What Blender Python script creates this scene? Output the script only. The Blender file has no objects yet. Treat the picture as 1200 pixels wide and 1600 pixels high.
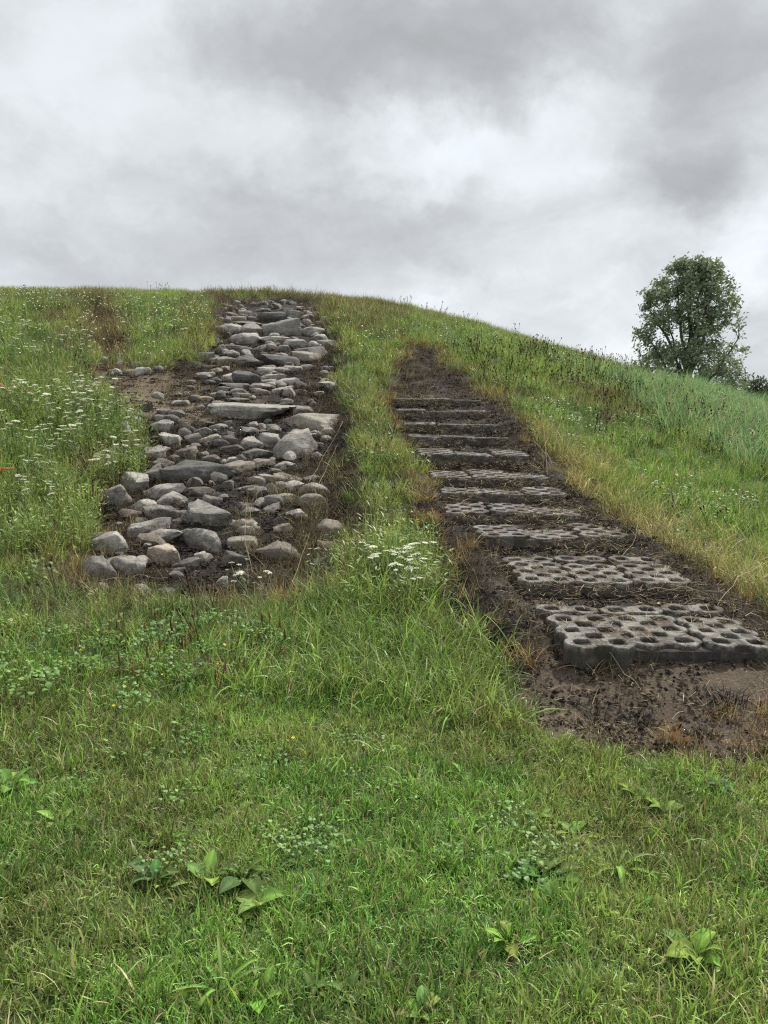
import bpy, math, random
import numpy as np
from mathutils import Vector, Matrix, Euler

random.seed(7)
RNG = np.random.default_rng(11)
scene = bpy.context.scene
COL = scene.collection
R = math.radians

# ------------------------------------------------------------------ camera
CAM_Z, PITCH, FPX = 1.6, R(7.2), 1270.0
cd = bpy.data.cameras.new('camera')
cd.sensor_fit = 'VERTICAL'; cd.sensor_height = 36.0
cd.lens = 36.0 * FPX / 1600.0
cd.clip_start = 0.05; cd.clip_end = 4000
cam = bpy.data.objects.new('camera', cd)
cam.location = (0, 0, CAM_Z)
cam.rotation_euler = (math.pi / 2 - PITCH, 0, 0)
COL.objects.link(cam); scene.camera = cam

# ------------------------------------------------------------------ light
SUN_EL, SUN_AZ = R(46), R(38)            # azimuth clockwise from the viewing direction
EXPOSURE = 0.6
sl = bpy.data.lights.new('sun', 'SUN'); sl.energy = 5.0; sl.angle = R(3)
sl.color = (1.0, 0.95, 0.87)
so = bpy.data.objects.new('sun', sl)
sd = Vector((math.sin(SUN_AZ) * math.cos(SUN_EL), math.cos(SUN_AZ) * math.cos(SUN_EL), math.sin(SUN_EL)))
so.rotation_euler = sd.to_track_quat('Z', 'Y').to_euler()
so.location = (0, 0, 40)
COL.objects.link(so)
scene.view_settings.view_transform = 'Standard'
scene.view_settings.look = 'None'
scene.view_settings.gamma = 1.0
scene.view_settings.use_curve_mapping = False
scene.view_settings.exposure = EXPOSURE
scene.cycles.use_denoising = False       # keep the fine grass crisp
scene.cycles.filter_width = 1.25
scene.cycles.adaptive_threshold = 0.004

def pix_dir(px, py):
    cp, sp = math.cos(PITCH), math.sin(PITCH)
    a, b, c = FPX, px - 600.0, 800.0 - py
    v = Vector((b, a * cp + c * sp, -a * sp + c * cp))
    return v

class NT:
    """small helper to write node trees"""
    def __init__(s, tree): s.t = tree
    def n(s, typ, **kw):
        nd = s.t.nodes.new(typ)
        for k, v in kw.items():
            if k == 'ins':
                for kk, vv in v.items():
                    if isinstance(vv, bpy.types.NodeSocket): s.t.links.new(vv, nd.inputs[kk])
                    else: nd.inputs[kk].default_value = vv
            else: setattr(nd, k, v)
        return nd
    def math(s, op, a, b=0.0, c=None, clamp=False):
        ins = {0: a, 1: b}
        if c is not None: ins[2] = c
        return s.n('ShaderNodeMath', operation=op, use_clamp=clamp, ins=ins).outputs[0]
    def vmath(s, op, a, b=(0, 0, 0)):
        nd = s.n('ShaderNodeVectorMath', operation=op, ins={0: a, 1: b})
        return nd.outputs['Value'] if op in ('LENGTH', 'DOT_PRODUCT') else nd.outputs[0]
    def mix(s, f, a, b, blend='MIX'):
        nd = s.n('ShaderNodeMix', data_type='RGBA', blend_type=blend)
        for sock, v in ((nd.inputs[0], f), (nd.inputs[6], a), (nd.inputs[7], b)):
            if isinstance(v, bpy.types.NodeSocket): s.t.links.new(v, sock)
            else: sock.default_value = v if not isinstance(v, tuple) else (tuple(v) + (1,))[:4]
        return nd.outputs[2]
    def noise(s, vec, scale, detail=4, rough=.55, dist=0.0, out=0):
        nd = s.n('ShaderNodeTexNoise', ins={'Scale': scale, 'Detail': detail, 'Roughness': rough, 'Distortion': dist})
        if vec is not None: s.t.links.new(vec, nd.inputs['Vector'])
        return nd.outputs[out]
    def ramp(s, f, stops, interp='LINEAR'):
        nd = s.n('ShaderNodeValToRGB'); cr = nd.color_ramp; cr.interpolation = interp
        while len(cr.elements) > 1: cr.elements.remove(cr.elements[-1])
        for i, (p, c) in enumerate(stops):
            e = cr.elements[0] if i == 0 else cr.elements.new(p)
            e.position = p
            e.color = (c, c, c, 1) if not isinstance(c, tuple) else (tuple(c) + (1,))[:4]
        s.t.links.new(f, nd.inputs[0])
        return nd.outputs[0]
    def maprange(s, f, a, b, c=0.0, d=1.0, smooth=True):
        nd = s.n('ShaderNodeMapRange', interpolation_type='SMOOTHSTEP' if smooth else 'LINEAR',
                 ins={'Value': f, 'From Min': a, 'From Max': b, 'To Min': c, 'To Max': d})
        return nd.outputs[0]

# ------------------------------------------------------------------ sky: blue air behind a broken layer of grey cloud
world = bpy.data.worlds.new('World'); scene.world = world; world.use_nodes = True
wt = world.node_tree
for nd in list(wt.nodes): wt.nodes.remove(nd)
W = NT(wt)
sky = W.n('ShaderNodeTexSky', sky_type='NISHITA', sun_disc=False, sun_elevation=SUN_EL, sun_rotation=SUN_AZ)
geo = W.n('ShaderNodeTexCoord').outputs['Generated']
dirn = W.vmath('NORMALIZE', geo)
wob = W.noise(dirn, 3.0, 5, .55, out=1)
wob = W.vmath('SCALE', W.vmath('SUBTRACT', wob, (.5, .5, .5))); wob.node.inputs['Scale'].default_value = .24
wob2 = W.noise(dirn, 14.0, 9, .64, out=1)
wob2 = W.vmath('SCALE', W.vmath('SUBTRACT', wob2, (.5, .5, .5))); wob2.node.inputs['Scale'].default_value = .085
dw = W.vmath('ADD', W.vmath('ADD', dirn, wob), wob2)
flat = W.vmath('MULTIPLY', dw, (1.0, 1.0, 2.4))
dens = W.math('MULTIPLY_ADD', W.noise(flat, 2.6, 10, .62), .9, -.10)
#          px    py   half-w half-h  amount   (cloud banks: + thick grey, - thin bright)
BANKS = [(690, 40, 290, 120, .43), (450, 130, 160, 90, .24), (840, 95, 170, 70, .16),
         (1130, 150, 165, 140, .42), (1070, 305, 165, 50, .36), (520, 325, 300, 65, .26),
         (170, 400, 380, 70, .22), (720, 405, 220, 50, .14), (60, 230, 160, 60, .10), (980, 450, 150, 40, .06),
         (740, 225, 180, 55, -.28), (60, 90, 170, 110, -.12), (1010, 60, 70, 130, -.20),
         (870, 290, 120, 45, -.15), (300, 210, 170, 60, -.04), (1150, 440, 130, 50, -.16), (560, 190, 90, 40, -.1)]
for px, py, hw, hh, amt in BANKS:
    c = pix_dir(px, py); L = c.length; c = c.normalized()
    q = W.vmath('MULTIPLY', W.vmath('SUBTRACT', dw, tuple(c)), (L / hw / 1.25, L / hw / 1.25, L / hh / 1.25))
    g = W.maprange(W.vmath('LENGTH', q), 0.0, 1.25, amt, 0.0)
    dens = W.math('ADD', dens, g)
dens = W.math('ADD', dens, W.math('MULTIPLY_ADD', W.noise(W.vmath('MULTIPLY', dirn, (1, 1, 2.0)), 6.0, 10, .57, .5), .62, -.31))
ccol = W.ramp(dens, [(0.02, (.65, .664, .678)), (0.20, (.575, .597, .618)), (0.38, (.490, .513, .537)),
                     (0.55, (.408, .427, .449)), (0.74, (.335, .347, .363)), (0.95, (.283, .291, .303))])
# an overcast sky is brighter towards the zenith than at the horizon
dz = W.n('ShaderNodeSeparateXYZ', ins={0: dirn}).outputs[2]
zen = W.maprange(dz, .42, 1.0, 1.0, 2.0)
ccol = W.mix(1.0, ccol, W.n('ShaderNodeCombineXYZ', ins={0: zen, 1: zen, 2: zen}).outputs[0], 'MULTIPLY')
bg1 = W.n('ShaderNodeBackground', ins={'Color': sky.outputs[0], 'Strength': .10})
bg2 = W.n('ShaderNodeBackground', ins={'Color': ccol, 'Strength': 1.0})
cover = W.maprange(dens, .02, .34, .80, 1.0)
mx = W.n('ShaderNodeMixShader', ins={0: cover, 1: bg1.outputs[0], 2: bg2.outputs[0]})
W.n('ShaderNodeOutputWorld', ins={0: mx.outputs[0]})

# ------------------------------------------------------------------ helpers
def vnoise(x, y, seed=0):
    x = np.asarray(x, float); y = np.asarray(y, float)
    xi = np.floor(x).astype(np.int64); yi = np.floor(y).astype(np.int64)
    fx = x - xi; fy = y - yi
    fx = fx * fx * (3 - 2 * fx); fy = fy * fy * (3 - 2 * fy)
    def h(a, b):
        n = (a * 374761393 + b * 668265263 + seed * 974711) & 0xffffffff
        n = ((n ^ (n >> 13)) * 1274126177) & 0xffffffff
        n = n ^ (n >> 16)
        return (n & 0xffff) / 65535.0
    return (h(xi, yi) * (1 - fx) + h(xi + 1, yi) * fx) * (1 - fy) + (h(xi, yi + 1) * (1 - fx) + h(xi + 1, yi + 1) * fx) * fy

def fbm(x, y, seed=0, oct=4):
    s = 0; a = .5; t = 0
    for i in range(oct):
        s = s + a * vnoise(np.asarray(x) * 2 ** i + 17.3 * i, np.asarray(y) * 2 ** i - 9.1 * i, seed + i); t += a; a *= .5
    return s / t

def sstep(a, b, v):
    t = np.clip((v - a) / (b - a), 0, 1); return t * t * (3 - 2 * t)

def poly_sd(poly, x, y):
    """signed distance to polygon, negative inside"""
    P = np.asarray(poly, float); x = np.asarray(x, float); y = np.asarray(y, float)
    d2 = np.full(x.shape, 1e18); ins = np.zeros(x.shape, bool)
    n = len(P)
    for i in range(n):
        ax, ay = P[i]; bx, by = P[(i + 1) % n]
        ex, ey = bx - ax, by - ay
        t = np.clip(((x - ax) * ex + (y - ay) * ey) / (ex * ex + ey * ey + 1e-12), 0, 1)
        d2 = np.minimum(d2, (x - ax - t * ex) ** 2 + (y - ay - t * ey) ** 2)
        c = (ay > y) != (by > y)
        with np.errstate(divide='ignore', invalid='ignore'):
            xx = ax + (y - ay) / (by - ay if by != ay else 1e-12) * ex
        ins ^= c & (x < xx)
    return np.where(ins, -1, 1) * np.sqrt(d2)

def link(o, parent=None):
    COL.objects.link(o)
    if parent is not None: o.parent = parent
    return o

def tag(o, label=None, cat=None, group=None, kind=None):
    if label: o['label'] = label
    if cat: o['category'] = cat
    if group: o['group'] = group
    if kind: o['kind'] = kind
    return o

def mesh_obj(name, verts, faces, mat, parent=None, smooth=True, loc=(0, 0, 0), do_link=True):
    me = bpy.data.meshes.new(name)
    me.from_pydata([tuple(v) for v in verts], [], [tuple(f) for f in faces])
    if mat is not None: me.materials.append(mat)
    if smooth and len(me.polygons): me.polygons.foreach_set('use_smooth', [True] * len(me.polygons))
    me.update()
    o = bpy.data.objects.new(name, me); o.location = loc
    if do_link: link(o, parent)
    return o

def empty(name, loc, rz=0.0):
    o = bpy.data.objects.new(name, None); o.location = loc; o.rotation_euler = (0, 0, rz)
    o.empty_display_size = .1
    return link(o)

def children(o): return CH.get(o.name, [])
CH = {}
def part(o, parent):
    CH.setdefault(parent.name, []).append(o); o.parent = parent; return o

def copy_tree(o, parent=None):
    c = o.copy(); COL.objects.link(c)
    if parent is not None: part(c, parent)
    for ch in list(children(o)): copy_tree(ch, c)
    return c

# ------------------------------------------------------------------ terrain: flat lawn running into the round nose of a grass dike
_rt = np.array([-6, -3, -1, 0, 1.5, 3, 5.65, 8.25, 9.88, 11.99, 12.5, 13.74, 14.9, 15.5, 16.2, 30])
_zt = np.array([4.34, 4.34, 4.30, 4.17, 3.92, 3.47, 2.60, 1.72, 1.20, .58, .46, .25, .12, .045, .0, .0])
_rr = np.linspace(-6, 30, 1441); _zz = np.interp(_rr, _rt, _zt)
_k = np.exp(-.5 * (np.arange(-40, 41) / 14.0) ** 2); _k /= _k.sum()
_zz = np.convolve(np.pad(_zz, 40, mode='edge'), _k, mode='valid')
_E = np.array([-3.1, 22.0]); _ax = np.array([-1.0, -.12]); _ax = _ax / np.linalg.norm(_ax)

def dike_r(x, y):
    dx = x - _E[0]; dy = y - _E[1]
    t = np.maximum(dx * _ax[0] + dy * _ax[1], 0)
    return np.sqrt((dx - t * _ax[0]) ** 2 + (dy - t * _ax[1]) ** 2) - 3.0

def h_base(x, y):
    x = np.asarray(x, float); y = np.asarray(y, float)
    z = np.interp(dike_r(x, y), _rr, _zz)
    z = z + (fbm(x * .9, y * .9, 3, 3) - .5) * .10 * sstep(3, 6, y) + (fbm(x * 3.1, y * 3.1, 5, 3) - .5) * .035
    return z

def make_at(hf):
    def at(px, py, dmax=45.0):
        v = pix_dir(px, py); v = v / FPX
        ds = np.linspace(1.2, dmax, 1400)
        X, Y, Z = v.x * ds, v.y * ds, CAM_Z + v.z * ds
        g = Z - hf(X, Y)
        idx = np.where(g < 0)[0]
        if len(idx) == 0:
            i = int(np.argmin(g)); d = ds[i]
        else:
            i = max(int(idx[0]), 1); a, b = ds[i - 1], ds[i]; ga, gb = g[i - 1], g[i]
            d = a + (b - a) * ga / (ga - gb + 1e-12)
        return Vector((v.x * d, v.y * d, CAM_Z + v.z * d)), float(d)
    return at
at0 = make_at(h_base)
def wpoly(pts): return [tuple(at0(a, b)[0].xy) for a, b in pts]

BED = wpoly([(104, 905), (180, 935), (300, 948), (420, 938), (535, 912), (558, 840), (545, 760), (540, 700), (538, 600),
             (528, 530), (508, 474), (430, 462), (335, 468), (322, 520), (302, 560), (245, 596), (185, 640), (200, 700), (130, 760), (112, 840)])
SIDE = wpoly([(150, 575), (300, 585), (345, 640), (200, 662), (140, 630)])
RILL = wpoly([(138, 472), (168, 472), (190, 560), (165, 580), (145, 540)])
STAIR = wpoly([(628, 543), (612, 590), (596, 625), (626, 700), (650, 790), (672, 860), (678, 930), (735, 1005), (800, 1040), (828, 1100), (880, 1152), (1000, 1182),
               (1200, 1205), (1420, 1240), (1420, 1060), (1205, 965), (1095, 895), (1000, 838), (900, 778), (842, 702), (768, 615), (700, 568), (682, 543)])
MOWN = wpoly([(-500, 1025), (0, 1035), (250, 1062), (400, 1085), (560, 1112), (700, 1124), (840, 1148), (900, 1172), (1000, 1190), (1200, 1212), (1700, 1260)]) + [(9, .3), (-9, .3)]
TUSS = wpoly([(395, 1000), (520, 950), (640, 930), (720, 985), (800, 1050), (845, 1140), (760, 1130), (600, 1105), (420, 1080)])

# stair: pixel of front-edge centre, distance, rows of pavers deep
STEPS = [(1055, 1010, 4.50, 2), (951, 912, 5.55, 2), (872, 838, 6.55, 1), (803, 801, 7.26, 1), (789, 772, 7.75, 1), (770, 746, 8.2, 1),
         (743, 711, 8.85, 1), (718, 683, 9.55, 1), (707, 663, 10.0, 1), (690, 642, 10.5, 1), (684, 624, 11.0, 1)]
STEP_P = []
for px, py, d, rows in STEPS:
    v = pix_dir(px, py) / FPX * d
    STEP_P.append(Vector((v.x, v.y, CAM_Z + v.z)))
_sy = np.array([p.y for p in STEP_P]); _sx = np.array([p.x for p in STEP_P]); _sz = np.array([p.z for p in STEP_P]) - .100
_ky, _kx, _kz = [3.3, 3.9], [1.9, 1.75], [.02, .06]
for _i in range(len(_sy)):
    _ky.append(_sy[_i]); _kx.append(_sx[_i]); _kz.append(_sz[_i])
    _dp = .80 if STEPS[_i][3] == 2 else .58
    _nx = _sy[_i + 1] if _i + 1 < len(_sy) else _sy[_i] + 1.2
    if _sy[_i] + _dp < _nx - .06:
        _ky.append(_sy[_i] + _dp); _kx.append(np.interp(_sy[_i] + _dp, _sy, _sx)); _kz.append(_sz[_i] + .105)
_sy, _sx, _sz = np.array(_ky + [_sy[-1] + 1.2]), np.array(_kx + [_sx[-1] - .05]), np.array(_kz + [_sz[-1] + .40])

def h(x, y):
    x = np.asarray(x, float); y = np.asarray(y, float)
    z = h_base(x, y)
    sd = poly_sd(BED, x, y)
    z = z - .10 * sstep(.12, -.25, sd) + .07 * np.exp(-((sd - .2) / .18) ** 2) * sstep(3, 9, y)
    cx = np.interp(y, _sy, _sx); cz = np.interp(y, _sy, _sz)
    w = sstep(1.05, .68, np.abs(x - cx)) * sstep(3.4, 4.2, y) * sstep(12.1, 11.4, y)
    z = z * (1 - w) + (cz + (fbm(x * 6, y * 6, 9, 3) - .5) * .03) * w
    u = x - cx
    z = z + (.085 * np.exp(-((u + .80) / .16) ** 2) + .07 * np.exp(-((u - .80) / .14) ** 2)) * sstep(4.3, 4.9, y) * sstep(12, 11, y)
    z = z + .10 * np.exp(-((u - 1.15) / .28) ** 2) * sstep(4.6, 5.6, y) * sstep(12, 11, y)
    z = z - .12 * sstep(.05, -.2, poly_sd(RILL, x, y))
    return z
at = make_at(h)
def hz(x, y): return float(h(np.array([x]), np.array([y]))[0])
# ------------------------------------------------------------------ materials
def new_mat(name):
    m = bpy.data.materials.new(name); m.use_nodes = True
    t = m.node_tree
    for nd in list(t.nodes): t.nodes.remove(nd)
    return m, NT(t)

def blade_mat(name, trans=.38, rough=.5, inst=True, spec=.3):
    """grass and leaves: colour from the instance, lightness and dryness from each blade"""
    m, N = new_mat(name)
    if inst: col = N.n('ShaderNodeAttribute', attribute_type='INSTANCER', attribute_name='col').outputs['Color']
    else: col = N.n('ShaderNodeAttribute', attribute_type='OBJECT', attribute_name='tint').outputs['Color']
    bv = N.n('ShaderNodeAttribute', attribute_name='bv').outputs['Fac']
    dry = N.n('ShaderNodeAttribute', attribute_name='dry').outputs['Fac']
    v = N.math('MULTIPLY_ADD', bv, 1.5, .45)
    c = N.mix(1.0, col, N.n('ShaderNodeCombineXYZ', ins={0: v, 1: v, 2: v}).outputs[0], 'MULTIPLY')
    if not inst:
        oc = N.n('ShaderNodeTexCoord').outputs['Object']
        c = N.mix(N.math('MULTIPLY', N.maprange(N.noise(oc, 9, 5, .7), .5, .72), .5), c, (.14, .13, .05))
        c = N.mix(N.math('MULTIPLY', N.maprange(N.noise(oc, 26, 3, .6), .66, .72), .7), c, (.10, .065, .03))
    c = N.mix(dry, c, N.mix(bv, (.20, .165, .082), (.46, .40, .23)))
    p = N.n('ShaderNodeBsdfPrincipled', ins={'Base Color': c, 'Roughness': rough, 'Specular IOR Level': spec})
    t = N.n('ShaderNodeBsdfTranslucent', ins={'Color': N.mix(.35, c, N.mix(1.0, c, (1.3, 1.35, .5), 'MULTIPLY'))})
    x = N.n('ShaderNodeMixShader', ins={0: trans, 1: p.outputs[0], 2: t.outputs[0]})
    N.n('ShaderNodeOutputMaterial', ins={0: x.outputs[0]})
    return m
M_BLADE = blade_mat('grass_blade', trans=.30)
M_DULL = blade_mat('dry_stem', trans=.12, rough=.8, spec=.1)
M_LEAF = blade_mat('broad_leaf', trans=.32, rough=.7, inst=False, spec=.06)

def plain_mat(name, c0, c1, scale=8, rough=.8, bump=0.0, trans=0.0):
    m, N = new_mat(name)
    tc = N.n('ShaderNodeTexCoord').outputs['Object']
    f = N.noise(tc, scale, 5, .6)
    oi = N.n('ShaderNodeObjectInfo').outputs['Random']
    f = N.math('ADD', f, N.math('MULTIPLY_ADD', oi, .3, -.15))
    c = N.mix(N.maprange(f, .3, .7), c0, c1)
    p = N.n('ShaderNodeBsdfPrincipled', ins={'Base Color': c, 'Roughness': rough})
    if bump:
        b = N.n('ShaderNodeBump', ins={'Strength': bump, 'Distance': .02, 'Height': f}); N.t.links.new(b.outputs[0], p.inputs['Normal'])
    out = p.outputs[0]
    if trans:
        t = N.n('ShaderNodeBsdfTranslucent', ins={'Color': c}); out = N.n('ShaderNodeMixShader', ins={0: trans, 1: out, 2: t.outputs[0]}).outputs[0]
    N.n('ShaderNodeOutputMaterial', ins={0: out})
    return m

def ground_mat():
    m, N = new_mat('soil_and_turf')
    tc = N.n('ShaderNodeTexCoord').outputs['Object']
    base = N.n('ShaderNodeAttribute', attribute_name='gcol').outputs['Color']
    n1 = N.noise(tc, 22, 6, .65); n2 = N.noise(tc, 95, 4, .6); n3 = N.noise(tc, 4.5, 4, .6)
    v = N.math('ADD', N.math('MULTIPLY', n1, .9), N.math('MULTIPLY', n2, .7))
    v = N.maprange(v, .45, 1.15, .45, 1.6, smooth=False)
    c = N.mix(1.0, base, N.n('ShaderNodeCombineXYZ', ins={0: v, 1: v, 2: v}).outputs[0], 'MULTIPLY')
    grit = N.maprange(N.n('ShaderNodeTexVoronoi', ins={'Vector': tc, 'Scale': 160.0}).outputs['Distance'], .08, .18, 1, 0)
    soil = N.n('ShaderNodeAttribute', attribute_name='soilf').outputs['Fac']
    grit = N.math('MULTIPLY', N.math('MULTIPLY', grit, soil), N.maprange(n3, .45, .65, 0, .7))
    c = N.mix(grit, c, (.23, .19, .15))
    p = N.n('ShaderNodeBsdfPrincipled', ins={'Base Color': c, 'Roughness': .95, 'Specular IOR Level': .15})
    hgt = N.math('ADD', N.math('MULTIPLY', n1, .7), N.math('MULTIPLY', n2, .3))
    b = N.n('ShaderNodeBump', ins={'Strength': .9, 'Distance': .03, 'Height': hgt}); N.t.links.new(b.outputs[0], p.inputs['Normal'])
    N.n('ShaderNodeOutputMaterial', ins={0: p.outputs[0]})
    return m

def stone_mat(name, dark, mid, light, lichen=(.42, .42, .33), lich=.25, soot=.5):
    m, N = new_mat(name)
    tc = N.n('ShaderNodeTexCoord').outputs['Object']
    oi = N.n('ShaderNodeObjectInfo').outputs['Random']
    off = N.n('ShaderNodeCombineXYZ', ins={0: N.math('MULTIPLY', oi, 37.0), 1: N.math('MULTIPLY', oi, 11.0), 2: oi}).outputs[0]
    tc = N.vmath('ADD', tc, off)
    n1 = N.noise(tc, 7, 7, .62, .4); n2 = N.noise(tc, 38, 6, .68); n3 = N.noise(tc, 130, 4, .7)
    bed = N.noise(N.vmath('MULTIPLY', tc, (3.0, 3.0, 16.0)), 2.2, 5, .6, .6)
    f = N.math('ADD', N.math('MULTIPLY', n1, .5), N.math('ADD', N.math('MULTIPLY', n2, .32), N.math('MULTIPLY', bed, .22)))
    c = N.ramp(f, [(.36, dark), (.50, mid), (.66, light)])
    sp = N.maprange(n3, .56, .68)
    c = N.mix(N.math('MULTIPLY', sp, .35), c, light)
    sp2 = N.maprange(N.noise(tc, 60, 5, .7), .57, .68)
    c = N.mix(N.math('MULTIPLY', sp2, .42), c, tuple(x * .4 for x in dark))
    li = N.math('MULTIPLY', N.maprange(N.noise(tc, 11, 6, .7, .8), .55, .66), N.maprange(n3, .42, .58))
    c = N.mix(N.math('MULTIPLY', li, lich), c, lichen)
    so_ = N.maprange(N.noise(tc, 5.0, 7, .68, .8), .50, .64)
    c = N.mix(N.math('MULTIPLY', so_, soot), c, (.028, .026, .024))
    mud = N.n('ShaderNodeAttribute', attribute_name='near_soil').outputs['Fac']
    mud = N.math('MULTIPLY', mud, N.maprange(N.noise(tc, 16, 6, .72, .6), .36, .58))
    c = N.mix(N.math('MULTIPLY', mud, .85), c, (.058, .044, .033))
    vv = N.math('MULTIPLY_ADD', oi, .75, .66)
    c = N.mix(1.0, c, N.n('ShaderNodeCombineXYZ', ins={0: vv, 1: vv, 2: vv}).outputs[0], 'MULTIPLY')
    crack = N.n('ShaderNodeTexVoronoi', feature='DISTANCE_TO_EDGE', ins={'Vector': N.vmath('ADD', tc, N.vmath('SCALE', N.noise(tc, 6, 4, .6, out=1))), 'Scale': 5.0}).outputs['Distance']
    ck = N.maprange(crack, .0, .018, 1, 0)
    ck = N.math('MULTIPLY', ck, N.maprange(n1, .5, .62))
    c = N.mix(N.math('MULTIPLY', ck, .7), c, (.03, .028, .025))
    hgt = N.math('ADD', N.math('MULTIPLY', n2, .55), N.math('ADD', N.math('MULTIPLY', n3, .25), N.math('MULTIPLY', bed, .6)))
    hgt = N.math('SUBTRACT', hgt, N.math('MULTIPLY', ck, .5))
    p = N.n('ShaderNodeBsdfPrincipled', ins={'Base Color': c, 'Roughness': .88, 'Specular IOR Level': .25})
    b = N.n('ShaderNodeBump', ins={'Strength': .85, 'Distance': .022, 'Height': hgt}); N.t.links.new(b.outputs[0], p.inputs['Normal'])
    N.n('ShaderNodeOutputMaterial', ins={0: p.outputs[0]})
    return m
STONE = {
    'g': stone_mat('grey_stone', (.060, .056, .049), (.165, .155, .137), (.315, .30, .268), soot=.42),
    'l': stone_mat('pale_grey_stone', (.085, .080, .070), (.215, .204, .18), (.37, .352, .313), soot=.32),
    'd': stone_mat('dark_slate_stone', (.036, .035, .033), (.088, .086, .080), (.175, .170, .156), lich=.15),
    'w': stone_mat('whitish_stone', (.12, .114, .098), (.25, .238, .208), (.375, .36, .318), soot=.25),
    't': stone_mat('tan_stone', (.075, .067, .053), (.175, .158, .128), (.285, .262, .22), soot=.4),
    'o': stone_mat('orange_tan_stone', (.085, .070, .053), (.195, .160, .118), (.30, .268, .22), soot=.4),
    'y': stone_mat('yellow_lichened_stone', (.075, .072, .059), (.165, .156, .126), (.275, .26, .218), lichen=(.34, .29, .12), lich=.6),
    'b': stone_mat('brown_stone', (.045, .038, .031), (.105, .088, .069), (.19, .165, .135), soot=.5)}

def concrete_mat():
    m, N = new_mat('weathered_concrete')
    tc0 = N.n('ShaderNodeTexCoord').outputs['Object']
    oi = N.n('ShaderNodeObjectInfo').outputs['Random']
    tc = N.vmath('ADD', tc0, N.n('ShaderNodeCombineXYZ', ins={0: N.math('MULTIPLY', oi, 23.0), 1: N.math('MULTIPLY', oi, 71.0), 2: 0.0}).outputs[0])
    n1 = N.noise(tc, 6, 6, .65, .3); n2 = N.noise(tc, 60, 5, .7); n3 = N.noise(tc, 220, 3, .7)
    c = N.ramp(N.math('ADD', N.math('MULTIPLY', n1, .6), N.math('MULTIPLY', n2, .4)), [(.32, (.085, .082, .074)), (.5, (.18, .174, .159)), (.68, (.28, .27, .248))])
    c = N.mix(N.math('MULTIPLY', N.maprange(n3, .58, .75), .22), c, (.40, .38, .34))
    c = N.mix(N.math('MULTIPLY', N.maprange(n3, .42, .28), .3), c, (.08, .075, .068))
    char = N.maprange(N.noise(tc, 5.5, 8, .72, .8), .47, .57)
    c = N.mix(N.math('MULTIPLY', char, .80), c, (.035, .032, .028))
    soil = N.maprange(N.noise(tc, 7.0, 8, .74, .7), .47, .57)
    c = N.mix(N.math('MULTIPLY', soil, .8), c, (.060, .044, .031))
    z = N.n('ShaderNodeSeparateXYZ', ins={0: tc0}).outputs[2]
    # soil and algae stain plus painted shade, darkening the side faces of each paver
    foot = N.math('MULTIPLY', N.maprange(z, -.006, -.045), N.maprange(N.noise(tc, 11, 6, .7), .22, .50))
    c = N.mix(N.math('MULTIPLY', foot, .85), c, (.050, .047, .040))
    p = N.n('ShaderNodeBsdfPrincipled', ins={'Base Color': c, 'Roughness': .93, 'Specular IOR Level': .2})
    b = N.n('ShaderNodeBump', ins={'Strength': .7, 'Distance': .008, 'Height': N.math('ADD', n2, N.math('MULTIPLY', n3, .8))}); N.t.links.new(b.outputs[0], p.inputs['Normal'])
    N.n('ShaderNodeOutputMaterial', ins={0: p.outputs[0]})
    return m
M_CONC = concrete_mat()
M_SOIL = plain_mat('charred_soil', (.018, .015, .013), (.068, .053, .040), 30, .95, .9)
M_GROUND = ground_mat()

# ------------------------------------------------------------------ ground sheet
def grow(a, step, far, k=1.22):
    out = []; v = a
    while abs(v) < far:
        step *= k; v = v + step; out.append(v)
    return out
xs = np.arange(-9.0, 9.001, .06); ys = np.arange(.9, 24.001, .06)
xs = np.concatenate([-np.array(grow(9.0, .06, 1500))[::-1], xs, np.array(grow(9.0, .06, 1500))])
ys = np.concatenate([(np.array([-t for t in grow(0.0, .06, 200)])[::-1] + .9), ys, np.array(grow(24.0, .06, 2500))])
GX, GY = np.meshgrid(xs, ys)
GZ = h(GX.ravel(), GY.ravel())
gx, gy = GX.ravel(), GY.ravel()

def soil_masks(x, y):
    """(bare soil, char, straw) amounts of the burnt ground, all in metres on the slope"""
    j = (fbm(x * 2.3, y * 2.3, 21, 4) - .5) * .75
    j2 = (fbm(x * 9, y * 9, 24, 3) - .5) * .16
    sb = poly_sd(BED, x, y) + j + j2; ss = poly_sd(STAIR, x, y) + j * .8 + j2
    sr = poly_sd(RILL, x, y) + j; s2 = poly_sd(SIDE, x, y) + j
    soil = np.maximum.reduce([sstep(.10, -.10, sb), sstep(.12, -.10, ss), sstep(.15, -.1, sr), sstep(.15, -.15, s2)])
    cn = fbm(x * 1.7, y * 1.7, 31, 4)
    edge = np.exp(-((ss + .22) / .17) ** 2) + np.exp(-((sb + .2) / .2) ** 2)
    char = soil * np.clip(sstep(.26, .42, cn) * .95 + edge * 1.0 + .45 * (sb < 0), 0, 1)
    char = np.maximum(char, .88 * sstep(.10, -.05, ss) * sstep(.33, .45, fbm(x * 4, y * 4, 33, 3)) * sstep(4.5, 4.8, y))
    char = char * np.where(s2 < 0, .25, 1.0) * (1 - .6 * sstep(4.7, 4.2, y))
    return soil, char, np.minimum(sb, np.minimum(ss, np.minimum(sr, s2)))
soil, char, dist_burn = soil_masks(gx, gy)
turf = np.stack([.040 + .02 * fbm(gx * 2, gy * 2, 41), .060 + .03 * fbm(gx * 1.4, gy * 1.4, 42), .024 + 0 * gx], 1)
far_ = sstep(20, 60, np.hypot(gx, gy))[:, None]
turf = turf * (1 - far_) + np.array([.075, .105, .035]) * far_
dirt = np.array([.098, .075, .053])[None] * (.7 + .6 * fbm(gx * 3, gy * 3, 44))[:, None]
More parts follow.
